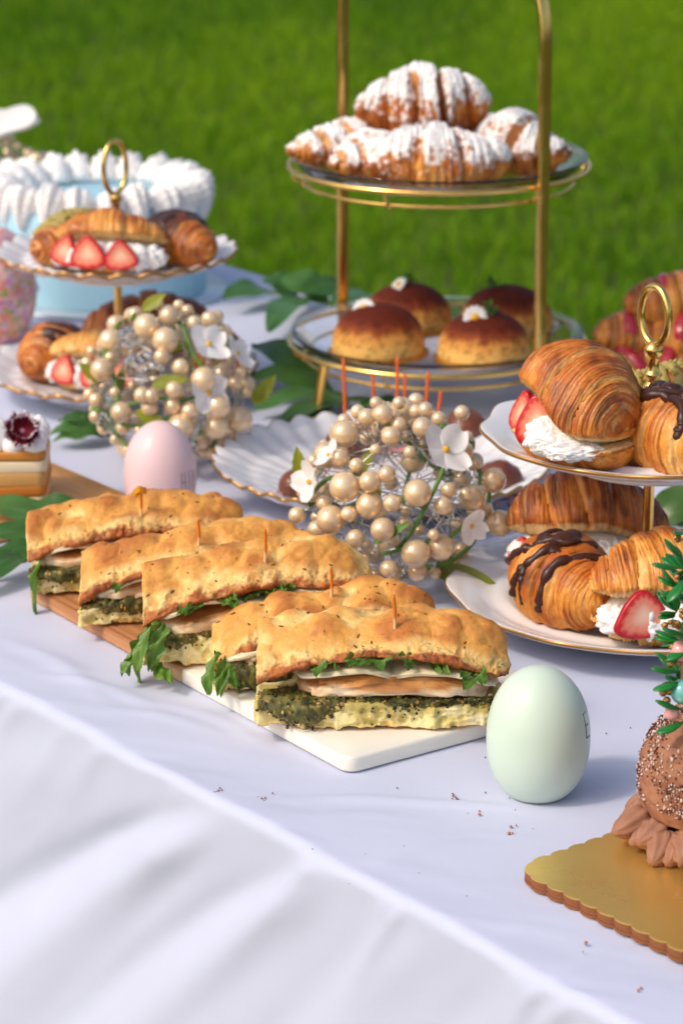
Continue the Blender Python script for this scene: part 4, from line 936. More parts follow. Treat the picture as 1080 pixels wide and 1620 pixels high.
LV = [ # drooping rocket at the left ends: (pos, euler, length, width, bend)
    [((-.062, -.028, .034), (.2, .5, -2.4), .028, .013, .5), ((-.066, -.020, .030), (.1, .9, -2.9), .034, .014, .5), ((-.058, -.031, .033), (-.3, .6, -1.9), .024, .013, .6), ((-.068, -.024, .014), (.3, .35, -2.6), .022, .013, .2), ((-.066, -.029, .006), (.1, .1, -1.1), .030, .010, .1), ((-.069, -.026, .022), (.4, .8, 2.9), .024, .015, .3)],
    [((-.066, -.026, .030), (.2, .6, -2.3), .022, .011, .5), ((-.063, -.030, .026), (-.2, .4, -1.6), .020, .010, .5), ((-.064, -.029, .022), (.6, .2, -1.2), .018, .008, .4)],
    [((-.060, -.024, .030), (.1, .8, -2.6), .040, .006, .8)],
]
_, SV1 = sandwich("farthest focaccia sandwich, darker crust, at the timber end of the board", (46, 948), 11, 41, L=.140, Wd=.054, tone=.16, edge_greens=3, heavy=.9, leaves=LV[2], topz=.0215, th=.0190, tilt=3)
_, SV2 = sandwich("second farthest focaccia sandwich, wedged behind the middle one", (128, 998), 12, 42, L=.142, Wd=.050, tone=.04, edge_greens=2, heavy=.7, topz=.0150, th=.0160, green=.5, tilt=9, base=.012)
_, SV3 = sandwich("middle focaccia sandwich with arugula spilling from its left end", (228, 1060), 12, 43, L=.142, Wd=.055, edge_greens=9, heavy=.7, leaves=LV[0], topz=.0250, th=.0200, green=.3, tilt=6)
_, SV4 = sandwich("fourth focaccia sandwich, partly hidden by the nearest one", (336, 1102), 12, 44, L=.136, Wd=.052, edge_greens=4, heavy=1.3, leaves=LV[1], topz=.0120, th=.0150, tilt=10, base=.0115)
_, SV5 = sandwich("nearest focaccia sandwich, showing chicken, mozzarella and pesto", (408, 1156), -1, 45, L=.144, Wd=.058, edge_greens=11, heavy=1.2, th=.0190, crown=.009, meatx=-.34, arc=.0175, topz=.0255)
def top_z(o, V, px, py):
    "where the pick's foot, seen at (px, py), meets the crust"
    w = np.array(o.matrix_world) if False else None
    a = o.rotation_euler.z; G_ = rotz(V.reshape(-1, 3), a) + np.array(o.location)
    d = ray(px, py); rel = G_ - np.array([0, 0, CAM_H]); t = rel @ d / (d @ d); e = np.linalg.norm(rel - t[:, None] * d, axis=1); k = e < .0018
    return (G_[k][np.argmin(t[k])] if k.any() else G_[np.argmin(e)])
SW = [o for o in SC.objects if o.get("category") == "sandwich"]
for (px, py, tx, ty, fl, lab), o, V in zip([(225, 812, 222, 774, True, "cocktail pick with yellow paper frill in the farthest sandwich"), (314, 857, 313, 822, False, "orange cocktail pick in the second farthest sandwich"), (422, 884, 419, 838, False, "orange cocktail pick in the middle sandwich"), (526, 939, 523, 898, False, "orange cocktail pick in the fourth, partly hidden sandwich"), (622, 988, 622, 942, False, "orange cocktail pick in the nearest sandwich")], SW, (SV1, SV2, SV3, SV4, SV5)):
    b = top_z(o, V, px, py); t = PY(tx, ty, b[1]); pick(lab, b - (t - b) * .12, t, px, fl)
# ------------------------------------------------------------------ bead balls, foliage, cakes
M_pearl = mat("champagne pearl", S(240, 208, 164), .18, metal=.3, coat=.9, spec=.7, rand=.12, var=[(150, .06)], sss=.12, sssr=(1, .7, .5), sssc=.003)
M_crystal = mat("clear crystal", (.98, .98, .98), .03, trans=1.0, ior=1.5)
M_wire = mat("silver wire", S(200, 200, 196), .3, metal=1.0)
M_stem = mat("green stem", S(98, 138, 58), .5, var=[(90, .2)])
M_leafy = mat("yellow green leaf", S(150, 156, 40), .45, transl=.3, var=[(120, .15)], rand=.15)
M_olive = mat("olive leaf", S(116, 124, 36), .4, transl=.2, var=[(120, .2)])
def poly_mesh(name, add, m_, smooth=True):
    mb = MB(); mb.add(*add); return mb.mesh(name, m_, smooth)
PEARL = poly_mesh("pearl", ball(1.0, 14, 22), M_pearl)
def gem():
    V, Q, Tt = ball(1.0, 5, 9); return V, Q, Tt
GEM = poly_mesh("crystal_bead", gem(), M_crystal, False)
def petal_flower(parent, pos, d, R, spin=0., n=4, m_=None, cup=.25):
    "four broad petals and a yellow centre facing direction d"
    f = None; rng = np.random.default_rng(int(abs(pos[0]) * 1e6) % 9999)
    root = None
    for k in range(n):
        u, v = np.meshgrid(np.linspace(0, 1, 12), np.linspace(-1, 1, 9), indexing='ij'); w = R * .56 * np.sin(np.pi * np.clip(u * .82 + .10, 0, 1)) ** .65
        V = np.stack([.05 * R + u * R, v * w, cup * R * u ** 1.5 * rng.uniform(.2, 1.5) + .16 * R * v * v * u + .05 * R * np.sin(v * 3 + k)], -1)
        P_, Q, _ = grid(rotz(V, 2 * PI * k / n + spin + rng.uniform(-.15, .15))); m = MB(); m.add(align(P_, d) + (0 if root else np.asarray(pos)), Q)
        if root is None: root = m.build("flower", m_ or M_petal, parent)
        else:
            o_ = m.build("petal", m_ or M_petal, root); o_.location = pos
    V, Q, Tt = ball(.14 * R, 6, 10, (0, 0, .05 * R)); m = MB(); m.add(align(V, d) + np.asarray(pos), Q, Tt); m.build("flower_centre", M_yolk, root)
def leaf_obj(parent, pos, d, L, W_, m_, name="leaf", up=(0, 0, 1), fold=.25, droop=.15, wave=0., serr=0.):
    V = leaf_grid(L, W_, fold, droop, 20, 9, wave=wave)
    if serr: u = np.linspace(0, 1, 20)[:, None]; V[..., 1] *= 1 + serr * np.sin(u * 34)
    x = np.asarray(d, float); x /= np.linalg.norm(x); z = np.asarray(up, float); y = np.cross(z, x); y /= np.linalg.norm(y); z = np.cross(x, y)
    P_, Q, _ = grid(V @ np.stack([x, y, z], 0) + np.asarray(pos)); m = MB(); m.add(P_, Q); return m.build(name, m_, parent)
def bead_ball(label, cpx, cz, R, seed, flowers=(), leaves=(), big=(), crystals=(), n=150, vis=None):
    rng = np.random.default_rng(seed); c = P(cpx[0], cpx[1], cz); o = thing("bead_ball", label, "bead ball", (c[0], c[1], T), 0, "pearl bead ball ornaments")
    ctr = np.array([0, 0, cz - T]); Y = c[1]
    def surf(px, py, k=1.0):
        "point of the ball's near side behind a pixel"
        d = ray(px, py); d /= np.linalg.norm(d); q = np.array([0, 0, CAM_H]) - c; b = q @ d; cc = q @ q - (R * k) ** 2; D = max(b * b - cc, 0); return q + d * (-b - math.sqrt(D)) + ctr
    placed = []
    def put(p, r, mesh, nm, par=o):
        ob = link(nm, mesh, o, loc=tuple(p), scale=r, rot=tuple(rng.uniform(0, 6, 3))); placed.append((np.asarray(p), r)); return ob
    for px, py, r in big: p = surf(px, py, 1.0); put(p, r, PEARL, "pearl")
    for px, py, r in crystals: put(surf(px, py, .9), r, GEM, "crystal_bead")
    fl = []
    for px, py, fr, spin, tilt in flowers:
        p = surf(px, py, 1.03); d = (p - ctr) / np.linalg.norm(p - ctr) + np.array(tilt); petal_flower(o, p, d, fr, spin); fl.append((p, fr))
    for px, py, dv, L, W_, mt in leaves: leaf_obj(o, surf(px, py, .97), dv, L, W_, mt, up=(0, -.8, .6), serr=.10 if L < .03 else 0, fold=.2, wave=.04)
    k = 0; tries = 0
    while k < n and tries < 9000:
        tries += 1
        d = rng.normal(size=3); d /= np.linalg.norm(d)
        r = rng.choice([.0042, .0052, .0066, .0088], p=[.42, .32, .18, .08]) * rng.uniform(.92, 1.08) * R / .065
        p = ctr + d * R * (rng.uniform(.86, 1.0) if r < .006 else rng.uniform(.86, .97))
        if p[2] < r + .0005: continue
        if any(np.linalg.norm(p - q) < (r + s) * .97 for q, s in placed): continue
        if any(np.linalg.norm(p - q) < s * .8 + r for q, s in fl): continue
        put(p, r, PEARL, "pearl"); k += 1
    for _ in range(9):
        d = rng.normal(size=3); d /= np.linalg.norm(d); p = ctr + d * R * .84
        if p[2] > .012: put(p, rng.uniform(.006, .0085), GEM, "crystal_bead")
    # wire cage, stems and twigs
    m = MB()
    for _ in range(26):
        a = rng.normal(size=3); a /= np.linalg.norm(a); b = np.cross(a, rng.normal(size=3)); b /= np.linalg.norm(b); t = np.linspace(0, rng.uniform(2.5, 6), 40)
        p = ctr + R * rng.uniform(.80, .90) * (np.cos(t)[:, None] * a + np.sin(t)[:, None] * b); p[:, 2] = np.maximum(p[:, 2], .002); m.tube(p, .0004, 5)
    for p, r in placed: 
        q = ctr + (p - ctr) * .6 + rng.normal(size=3) * .008; m.tube(curve3([p, (p + q) / 2 + rng.normal(size=3) * .002, q], 6), .0004, 4)
    m.build("wire_cage", M_wire, o, kind="stuff")
    for _ in range(10):
        a = rng.normal(size=3); a /= np.linalg.norm(a); b = np.cross(a, rng.normal(size=3)); b /= np.linalg.norm(b); t = np.linspace(0, rng.uniform(1.2, 2.6), 26)
        p = ctr + R * rng.uniform(.84, .95) * (np.cos(t)[:, None] * a + np.sin(t)[:, None] * b) + .002 * np.sin(t * 7)[:, None]; p[:, 2] = np.maximum(p[:, 2], .003); mm = MB(); mm.tube(p, .0015, 7); mm.build("stem", M_stem, o)
    for _ in range(8):
        d = rng.normal(size=3); d /= np.linalg.norm(d); p = ctr + d * R * .72
        if p[2] > .01: leaf_obj(o, p, np.cross(d, rng.normal(size=3)), rng.uniform(.02, .03), .011, M_leafy if rng.random() < .5 else M_olive, up=d, wave=.05)
    return o
bead_ball("champagne pearl bead ball nearest the camera, in front of the fluted plate", (628, 780), T + .064, .0635, 61,
    flowers=[(704, 712, .0175, .5, (.25, -.3, .3)), (490, 762, .013, .3, (-.3, -.4, .1)), (745, 832, .0115, 1.1, (.1, -.5, 0)), (520, 720, .010, 0, (-.3, 0, .5))],
    leaves=[(476, 762, (-.1, -.1, 1.0), .024, .010, M_leafy), (690, 905, (1, -.35, -.05), .040, .017, M_olive), (590, 860, (.6, -.3, .5), .03, .008, M_stem)],
    big=[(545, 686, .0092), (545, 770, .0100), (523, 822, .0096), (660, 780, .0092), (605, 838, .0080), (657, 875, .0095), (780, 760, .0085), (790, 828, .0090), (585, 762, .0072), (618, 690, .0064), (668, 676, .0068), (537, 724, .0060), (562, 852, .0062), (612, 750, .0056), (730, 653, .0052), (620, 796, .0058), (700, 800, .006), (470, 815, .0058), (615, 900, .006), (580, 660, .006), (605, 655, .0066)], n=118)
bead_ball("champagne pearl bead ball on the left in front of the two tier stand", (268, 612), T + .060, .0655, 62,
    flowers=[(330, 545, .0165, .4, (.3, -.3, .5)), (330, 622, .0145, 1.0, (.3, -.5, .1)), (375, 560, .014, .2, (.6, 0, .4))],
    leaves=[(400, 640, (.5, 0, .7), .028, .014, M_leafy), (240, 610, (1, -.2, .3), .028, .012, M_leafy), (215, 650, (1, -.3, -.4), .026, .012, M_leafy), (160, 605, (-.5, 0, .5), .022, .010, M_leafy), (225, 492, (.6, 0, .5), .022, .011, M_leafy)],
    big=[(232, 516, .0098), (262, 538, .0098), (322, 600, .0094), (162, 585, .0092), (345, 642, .0094), (342, 676, .0092), (378, 664, .0102), (286, 676, .0104), (268, 500, .0078), (192, 652, .0080), (256, 564, .006), (225, 625, .0062), (275, 616, .0062), (300, 650, .006), (240, 626, .0056)],
    crystals=[(202, 535, .0085), (214, 578, .0088), (244, 586, .0088), (172, 666, .0085)], n=130)
c3 = bead_ball("far pearl bead ball with white petals at the left edge behind the blue cake", (5, 310), T + .060, .060, 63,
    leaves=[(12, 262, (.7, 0, .15), .03, .012, M_leafy)], big=[(58, 254, .0085), (12, 270, .0082)], n=70)
# the far ball's flower: broad white petals rising off its top
def big_petal(parent, pos, d, up, L, W_, th=.003):
    u, v = np.meshgrid(np.linspace(0, 1, 24), np.linspace(-1, 1, 13), indexing='ij'); w = W_ / 2 * (.45 + .55 * np.sin(np.pi * u * .62 + .2)) * np.sqrt(np.clip(1 - (np.clip(u - .75, 0, 1) / .25) ** 2, 0, 1)) 
    V = np.stack([u * L, v * w, .35 * W_ * np.abs(v) ** 2 * (1 - .4 * u) + .10 * L * np.sin(u * 2.8)], -1)
    x = np.asarray(d, float); x /= np.linalg.norm(x); y = np.cross(np.asarray(up, float), x); y /= np.linalg.norm(y); z = np.cross(x, y)
    m = MB(); P_, Q, _ = grid(V @ np.stack([x, y, z], 0) + np.asarray(pos)); m.add(P_, Q); V2 = V.copy(); V2[..., 2] -= th; P_, Q, _ = grid(V2 @ np.stack([x, y, z], 0) + np.asarray(pos)); m.add(P_, Q[:, ::-1]); m.build("petal", M_petal, parent)
for d, up, L in [((1, -.2, .42), (-.2, -.6, 1), .062), ((-.6, .3, .5), (0, 0, 1), .05), ((.2, 1, .4), (0, 0, 1), .05)]:
    big_petal(c3, np.array(PY(-22, 226, c3.location.y)) - np.array([c3.location.x, c3.location.y, T]), d, up, L, .036)

# dark laurel branches on the cloth
M_laurel = mat("dark glossy leaf", S(66, 106, 44), .32, spec=.5, transl=.15, var=[(40, .2)], rand=.22, bump=[(120, .08, .001)])
M_laurel2 = mat("broad green leaf", S(74, 112, 40), .35, spec=.5, transl=.15, var=[(40, .15)])
def laurel(parent, a, b, W_, lift=.004, curl=.012, m_=None, roll=0.0, fold=.10):
    "a leaf lying from point a to point b"
    a, b = np.asarray(a, float), np.asarray(b, float); d = b - a; L = np.linalg.norm(d); x = d / L; up = np.array([0, -math.sin(roll), math.cos(roll)]); y = np.cross(up, x); y /= np.linalg.norm(y); z = np.cross(x, y)
    nu, nv = 26, 11; u, v = np.meshgrid(np.linspace(0, 1, nu), np.linspace(-1, 1, nv), indexing='ij')
    w = W_ / 2 * np.sin(np.pi * np.clip(u, 0, 1) ** .9) ** .75 + .0004
    V = np.stack([u * L, v * w, curl * np.sin(np.pi * u) + fold * np.abs(v) * w + .0016 * np.sin(u * 11 + a[0] * 90) * np.abs(v) + .0012 * np.exp(-(v / .12) ** 2)], -1)
    P_, Q, _ = grid(V @ np.stack([x, y, z], 0) + a + np.array([0, 0, lift])); m = MB(); m.add(P_, Q); return m.build("leaf", m_ or M_laurel, parent)
def branch(label, pts, leaves, zs=.006, name="leafy_branch", m_=None):
    q = [P(px, py, T + zs) for px, py in pts]; o = thing(name, label, "branch", (q[0][0], q[0][1], T)); base = np.array(o.location)
    m = MB(); m.tube(curve3([v - base for v in q], 30), np.linspace(.0024, .0014, 30), 8); m.build("stem", M_stem, o)
    for (ax, ay, az, bx, by, bz, w, cu, ro) in leaves:
        laurel(o, P(ax, ay, T + az) - base, P(bx, by, T + bz) - base, w, .002, cu, m_, ro)
    return o
branch("leafy branch with dark green leaves between the left bead ball and the gold stand", [(655, 636), (580, 632), (520, 625), (430, 596), (392, 590)],
    [(520, 622, .006, 398, 548, .030, .030, .012, .5), (530, 628, .006, 385, 600, .020, .026, .010, .4), (548, 632, .006, 400, 652, .006, .024, .008, .2), (560, 636, .005, 420, 690, .004, .022, .008, .2), (575, 632, .006, 470, 672, .004, .020, .006, .2), (640, 640, .005, 560, 652, .010, .014, .005, .2), (470, 606, .006, 440, 560, .020, .02, .006, .4)])
branch("leafy branch with dark leaves on the cloth beside the blue cake", [(585, 470), (520, 478), (470, 470), (420, 462), (360, 470)],
    [(430, 466, .006, 352, 478, .014, .030, .008, .5), (470, 472, .006, 416, 445, .020, .026, .008, .5), (480, 476, .006, 424, 528, .010, .030, .010, .5), (520, 478, .006, 440, 446, .024, .032, .010, .6), (560, 474, .006, 470, 466, .020, .030, .010, .6), (585, 470, .006, 520, 500, .006, .028, .008, .5)])
branch("leafy branch with long dark leaves under the left bead ball beside the dessert", [(190, 690), (150, 685), (105, 684)],
    [(175, 690, .006, 76, 690, .008, .016, .006, .4), (180, 686, .006, 92, 668, .016, .018, .006, .4), (165, 694, .006, 84, 702, .004, .014, .005, .3), (190, 680, .006, 130, 660, .020, .016, .004, .4)])
branch("leafy branch with broad leaves at the left end of the serving board", [(120, 850), (60, 862), (-40, 872)],
    [(110, 836, .016, -35, 806, .016, .022, .008, .5), (85, 852, .014, -30, 858, .014, .018, .008, .5), (78, 872, .010, -30, 914, .004, .022, .008, .5), (60, 880, .008, -60, 950, .003, .02, .008, .4), (150, 826, .018, 40, 806, .022, .022, .006, .5)])
branch("small dark leaf sprig between the pink egg and the farthest sandwich", [(290, 800), (250, 806), (200, 806)], [(262, 806, .014, 196, 806, .016, .018, .006, .4), (300, 800, .012, 240, 790, .010, .018, .006, .4), (440, 862, .010, 480, 852, .012, .014, .003, .3)])
branch("broad green leaf sprig behind the right stand", [(1060, 830), (1100, 815), (1150, 800)], [(1030, 838, .010, 1120, 776, .034, .030, .006, .6), (1060, 830, .010, 1150, 830, .020, .026, .006, .5)], m_=M_laurel2)

# meatballs with picks and pink garnish on the fluted plate
M_meat = mat("glazed meatball", S(112, 58, 34), .3, coat=.3, var=[(90, .3)], bump=[(220, .6, .002)])
M_gar = mat("pink garnish", vcol=True, rough=.5)
BPZ = T + .0105
def meatball(label, px, py, r, seed):
    rng = np.random.default_rng(seed); p = P(px, py, BPZ); o = thing("meatball", label, "meatball", tuple(p), 0, "meatballs on the fluted plate"); V, Q, Tt = blob(rng, (r, r, r * .9), .10, 2.2, 26, 36, c=(0, 0, r * .86)); m = MB(); m.add(V, Q, Tt); m.build("ball", M_meat, o)
    m = MB()
    for k in range(90):
        a = rng.uniform(0, 6.3); rr = r * rng.uniform(.75, 1.5); q = np.array([rr * math.cos(a), rr * math.sin(a), .001 + max(0, (1.3 * r - rr)) * .35 + rng.uniform(0, .004)]); V, Q, Tt = ball(rng.uniform(.0007, .0018), 4, 6); m.add(V * rng.uniform(.6, 1.5, 3) + q, Q, Tt, mix(S(196, 84, 92), S(236, 176, 168), rng.random()) if rng.random() < .9 else S(66, 84, 40))
    m.build("pink_garnish", M_gar, o, smooth=True, kind="stuff"); return p
MBP = [(470, 792, .013, 610, 590, "behind the front bead ball at the left of the plate"), (544, 730, .015, 0, 0, "at the back left of the plate under the leftmost pick"), (592, 712, .015, 0, 0, "second along the plate's far side"), (640, 705, .016, 0, 0, "at the middle of the plate's far side"), (676, 722, .015, 0, 0, "right of the middle of the plate's far side"), (735, 708, .017, 0, 0, "beside the white petals at the plate's far right"), (790, 788, .016, 0, 0, "at the plate's right rim near the stand")]
mpos = [meatball("glazed meatball with pink garnish " + t, px, py, r, 70 + i) for i, (px, py, r, _, _, t) in enumerate(MBP)]
for (tx, ty, bx, by, lab) in [(543, 567, 545, 690, "leftmost of the six orange picks over the fluted plate"), (590, 590, 590, 680, "second from left of the six orange picks over the plate"), (628, 566, 626, 676, "tallest middle one of the six orange picks over the plate"), (640, 592, 638, 676, "short middle one of the six orange picks over the plate"), (677, 588, 668, 690, "second from right of the six orange picks over the plate"), (697, 619, 686, 690, "rightmost leaning one of the six orange picks over the plate")]:
    Yb = P(bx, by + 30, BPZ + .018)[1]; b = PY(bx, by, Yb); b = b - (np.array(PY(tx, ty, Yb)) - b) * .25; pick(lab, b, PY(tx, ty, Yb), tx, False, (228, 96, 20), .0012, "orange picks in the meatballs")

# blue cake with piped cream
M_blue = mat("pale blue frosting", S(168, 212, 228), .5, sss=.1, sssr=(.5, .8, 1), sssc=.004, var=[(30, .03)], bump=[(60, .12, .002)])
M_silver = mat("silver card", S(206, 216, 222), .3, metal=.6)
p = P(162, 455, T + .003); CK = thing("blue_cake", "round pale blue frosted cake with a piped white cream border", "cake", (p[0], p[1], T + .003)); R_, H_ = .0985, .087
m = MB(); m.add(*lathe([(.0005, 0), (R_, 0), (R_, .002), (R_ * 1.004, H_ * .5), (R_, H_ - .004), (R_ - .0035, H_), (.0005, H_)], 110)); m.build("frosted_body", M_blue, CK)
def shell_cream(rng, w, l, h, ridges=9):
    "one piped shell: fat ridged head, tapering tail; along +x, z up"
    nu, nv = 26, 54; u, v = np.meshgrid(np.linspace(0, 1, nu), np.linspace(0, 2 * np.pi, nv, endpoint=False), indexing='ij')
    r = np.sin(np.pi * np.clip(u, .02, .98) ** .62) ** .7 * (1 + .13 * np.cos(v * ridges + u * 1.4)) * (1 + .05 * np.sin(u * 40 + v))
    V = np.stack([(u - .35) * l, r * np.cos(v) * w / 2, np.maximum(r * np.sin(v) * h * .62 + h * .38, 0)], -1); return grid(V, wrap_v=True, caps=True)
rng = np.random.default_rng(5); NS = 21
cm = []
for k in range(3): V, Q, Tt = shell_cream(rng, .026, .037, .027, 8 + k); mb = MB(); mb.add(V, Q, Tt); cm.append(mb.mesh("cream_shell", M_cream))
for k in range(NS):
    a = 2 * PI * k / NS + .1
    for j in (0,): link("cream_shell", cm[k % 3], CK, loc=((R_ - .0235) * math.cos(a), (R_ - .0235) * math.sin(a), H_ - .0025), rot=(rng.uniform(-.15, .15), math.radians(46) + rng.uniform(-.15, .15), a), scale=(1.1 * rng.uniform(.95, 1.08), 1.0, 1.35 * rng.uniform(.93, 1.07)))
o = thing("cake_card", "round silver card under the pale blue cake", "cake board", (p[0], p[1], T)); m = MB(); m.add(*lathe([(.0005, .0002), (.118, .0002), (.1185, .0015), (.118, .0028), (.0005, .0028)], 100)); m.build("card_disc", M_silver, o)

# speckled jar at the left edge
M_speck = mat("speckled candy shell", vcol=True, rough=.3, coat=.5, bump=[(300, .5, .0015)])
p = P(-16, 532, T); J = thing("speckled_jar", "round jar speckled in pink, orange and lilac at the left edge", "jar", (p[0], p[1], T))
def speck(prof, n=118):
    V, Q, Tt = lathe(prof, n); c = np.round(V * 260 + fbm(V * 120, 2)[:, None] * 1.2); k = _hash(c[:, 0].astype(np.int64), c[:, 1].astype(np.int64), c[:, 2].astype(np.int64)) * .5 + .5
    pal = np.array([S(236, 150, 150), S(242, 176, 120), S(250, 210, 196), S(228, 120, 140), S(220, 178, 214), S(236, 150, 96), S(244, 190, 190), S(170, 176, 96)]); C = pal[np.clip((k * 8).astype(int), 0, 7)]; r = np.linalg.norm(V[:, :2], axis=1, keepdims=True)
    V = V + np.hstack([V[:, :2] / (r + 1e-9), 0 * r]) * (.0010 * (k - .5))[:, None]; return V, Q, Tt, C
z_ = np.linspace(0.02, 1, 40); Rj = .0435
m = MB(); V, Q, Tt, C = speck([(.0005, .0), (Rj * .72, .0)] + [(Rj * (.72 + .28 * math.sin(t * PI / 2)), .042 * t) for t in np.linspace(.03, 1, 30)]); m.add(V, Q, Tt, C); m.build("jar_base", M_speck, J)
m = MB(); V, Q, Tt, C = speck([(Rj * math.cos(t * PI / 2) ** .8 + .0003, .044 + .056 * math.sin(t * PI / 2)) for t in np.linspace(0, .99, 50)]); m.add(V, Q, Tt, C); m.build("jar_lid", M_speck, J)
m = MB(); m.add(*ring(Rj + .0004, .0016, 80, 8, .043)); m.build("jar_rim", mat("pink rim", S(226, 170, 168), .3), J)

# layered dessert with a carnation on the wooden board
M_lay = mat("layered sponge", vcol=True, rough=.6, bump=[(300, .3, .001)]); M_cara = mat("caramel", S(206, 128, 38), .25, coat=.3); M_cup = mat("clear plastic", (.96, .97, .98), .06, trans=1.0, ior=1.2)
p = P(75, 806, T + .0125); D = thing("layered_dessert", "square layered caramel cream dessert with whipped cream on the wooden board", "dessert", (p[0], p[1], T + .0125), math.radians(2))
lay = [(0, .010, S(240, 214, 160), "sponge_layer"), (.010, .017, S(206, 126, 40), "caramel_layer"), (.017, .027, S(222, 168, 96), "sponge_layer"), (.027, .036, S(248, 228, 188), "cream_layer"), (.036, .042, S(216, 142, 54), "caramel_layer")]
rg = np.random.default_rng(8)
for k, (za, zb_, c, nm) in enumerate(lay):
    V, Q, Tt = slab(-.062, -.0005 + .0006 * (k % 2), -.0005, .062, zb_ - za - .0002, .006, bev=.0012); V[:, 2] += za + .0009 * np.sin(V[:, 0] * 160 + k * 2) * (V[:, 2] > .002); m = MB(); m.add(V, Q, Tt, mix(c, c * .75, np.clip(fbm(V * 150, 2) * .5 + .4, 0, 1))); m.build(nm, M_lay, D)
for i in range(4):
    for j in range(4):
        V, Q, Tt = blob(rg, (.0085, .0085, .0095), .12, 1.6, 16, 22); V[:, :2] *= (1.0 - .5 * np.clip((V[:, 2:3]) / .01, 0, 1)); m = MB(); m.add(V + np.array([-.008 - i * .015, .008 + j * .015, .0455]), Q, Tt); m.build("cream_dollop", M_cream, D)
M_carn = mat("carnation petal", vcol=True, rough=.6, transl=.2)
p2 = P(34, 684, T + .068); CA = thing("carnation", "burgundy and white carnation on top of the layered dessert", "flower", tuple(p2)); 
for k in range(13):
    ly = 0 if k < 8 else 1; n_ = 8 if ly == 0 else 5; u, v = np.meshgrid(np.linspace(0, 1, 16), np.linspace(-1, 1, 17), indexing='ij'); Rr = .0125 if ly == 0 else .0085
    w = Rr * .62 * u ** .6; V = np.stack([u * Rr * (1 + .07 * np.sin(v * 14)), v * w, .0015 + ly * .0020 + .0040 * u * u * (1 + ly) + .0015 * np.sin(v * 9 + k) * u], -1)
    C = mix(S(150, 10, 44), S(108, 4, 30), sstep(.2, .6, u)); C = mix(C, S(246, 226, 230), sstep(.86, .95, u)); C = mix(C, S(240, 206, 214), sstep(.22, .05, u))
    P_, Q, _ = grid(align(rotz(V, 2 * PI * k / n_ + ly * .4).reshape(-1, 3), (.25, -.75, .6)).reshape(V.shape)); m = MB(); m.add(P_, Q, None, C.reshape(-1, 3)); m.build("petal", M_carn, CA)

# raspberry croissants piled behind the right stand
RP = P(1062, 628, T + .003); pl_ = thing("cake_stand", "low white stand carrying raspberry croissants behind the right stand", "cake stand", (RP[0], RP[1], T)); add_plate(pl_, 0, .085, .010, .006, gold=False)
for px, py, z, rz, L, R__, sd, lab, e in [(985, 606, .010, 35, .090, .0245, 31, "raspberry striped croissant at the left of the pile behind the right stand", 0), (1060, 622, .010, -20, .095, .026, 32, "raspberry striped croissant at the right front of the pile", 0), (1022, 560, .036, 20, .095, .026, 33, "dark edged raspberry croissant in the middle of the pile, seen through the gold ring", 0), (1090, 556, .035, -35, .10, .027, 34, "glossy raspberry croissant on the right of the pile under the topmost", 0), (1078, 500, .062, 15, .098, .027, 35, "topmost raspberry croissant of the pile at the right edge", 0), (1110, 610, .010, 60, .09, .025, 36, "raspberry croissant at the back of the pile by the edge", 0)]:
    q = PY(px, py, RP[1] + (.02 if sd in (33, 35) else -.01 if sd in (31, 32) else .0)); croissant(lab, (q[0], q[1], T + z), math.radians(rz), L=L, R=R__, bend=.9, seed=sd, top='rasp', dark=.40, rasp=.12, tone=.0, group="raspberry croissants piled behind the right stand")

# chocolate cake on a scalloped gold card in the foreground
M_gboard = mat("gold foil card", S(238, 198, 108), .30, metal=.75, rvar=(18, .2, .42), bump=[(9, .10, .004), (120, .05, .001)])
M_kraft = mat("brown card edge", S(140, 84, 46), .7)
g0, g1, g2 = P(814, 1374, T + .006), P(1080, 1505, T + .006), P(980, 1315, T + .006); gd = (g1 - g0)[:2]; gd /= np.linalg.norm(gd); gn = np.array([-gd[1], gd[0]]); gang = math.atan2(gd[1], gd[0])
GB = thing("gold_cake_card", "scalloped gold foil card under the chocolate cake at the bottom right", "cake board", (g0[0], g0[1], T), gang)
def scallop(Lx, Ly, rad, amp, pitch, ins=0.0):
    pts = []
    def side(p, q):
        p, q = np.array(p), np.array(q); L = np.linalg.norm(q - p); d = (q - p) / L; n_ = np.array([d[1], -d[0]]); k = max(2, round(L / pitch)); 
        for t in np.arange(0, 1, 1 / (k * 10)): pts.append(p + d * L * t + n_ * amp * abs(math.sin(math.pi * k * t)) ** .7)
    def arc(cx, cy, a0):
        for a in np.linspace(a0, a0 + PI / 2, 10, endpoint=False): pts.append(np.array([cx + rad * math.cos(a), cy + rad * math.sin(a)]))
    side((rad, 0), (Lx - rad, 0)); arc(Lx - rad, rad, -PI / 2); side((Lx, rad), (Lx, Ly - rad)); arc(Lx - rad, Ly - rad, 0); side((Lx - rad, Ly), (rad, Ly)); arc(rad, Ly - rad, PI / 2); side((0, Ly - rad), (0, rad)); arc(rad, rad, PI)
    return np.array(pts)
def flat_prism(pts, z0, z1, ins=0.0):
    c_ = pts.mean(0); d = pts - c_; L = np.linalg.norm(d, axis=1, keepdims=True); f = lambda k, z, i=0: np.hstack([c_ + d * (k - i / L), np.full((len(pts), 1), z)])
    V = np.stack([f(.01, z0), f(1, z0, ins), f(1, z1, ins), f(.97, z1, ins), f(.7, z1), f(.4, z1), f(.01, z1)], 0); return grid(V[::-1], wrap_v=True, caps=True)
LX, LY = .27, .22; sc_ = scallop(LX, LY, .012, .0022, .0125)
for k in range(3): m = MB(); m.add(*flat_prism(sc_, .0001 + k * .0019, .0018 + k * .0019, .0004 * (k % 2))); m.build("card_layer", M_kraft, GB, smooth=False)
m = MB(); m.add(*flat_prism(sc_, .0059, .0066)); m.build("foil_face", M_gboard, GB, smooth=False)
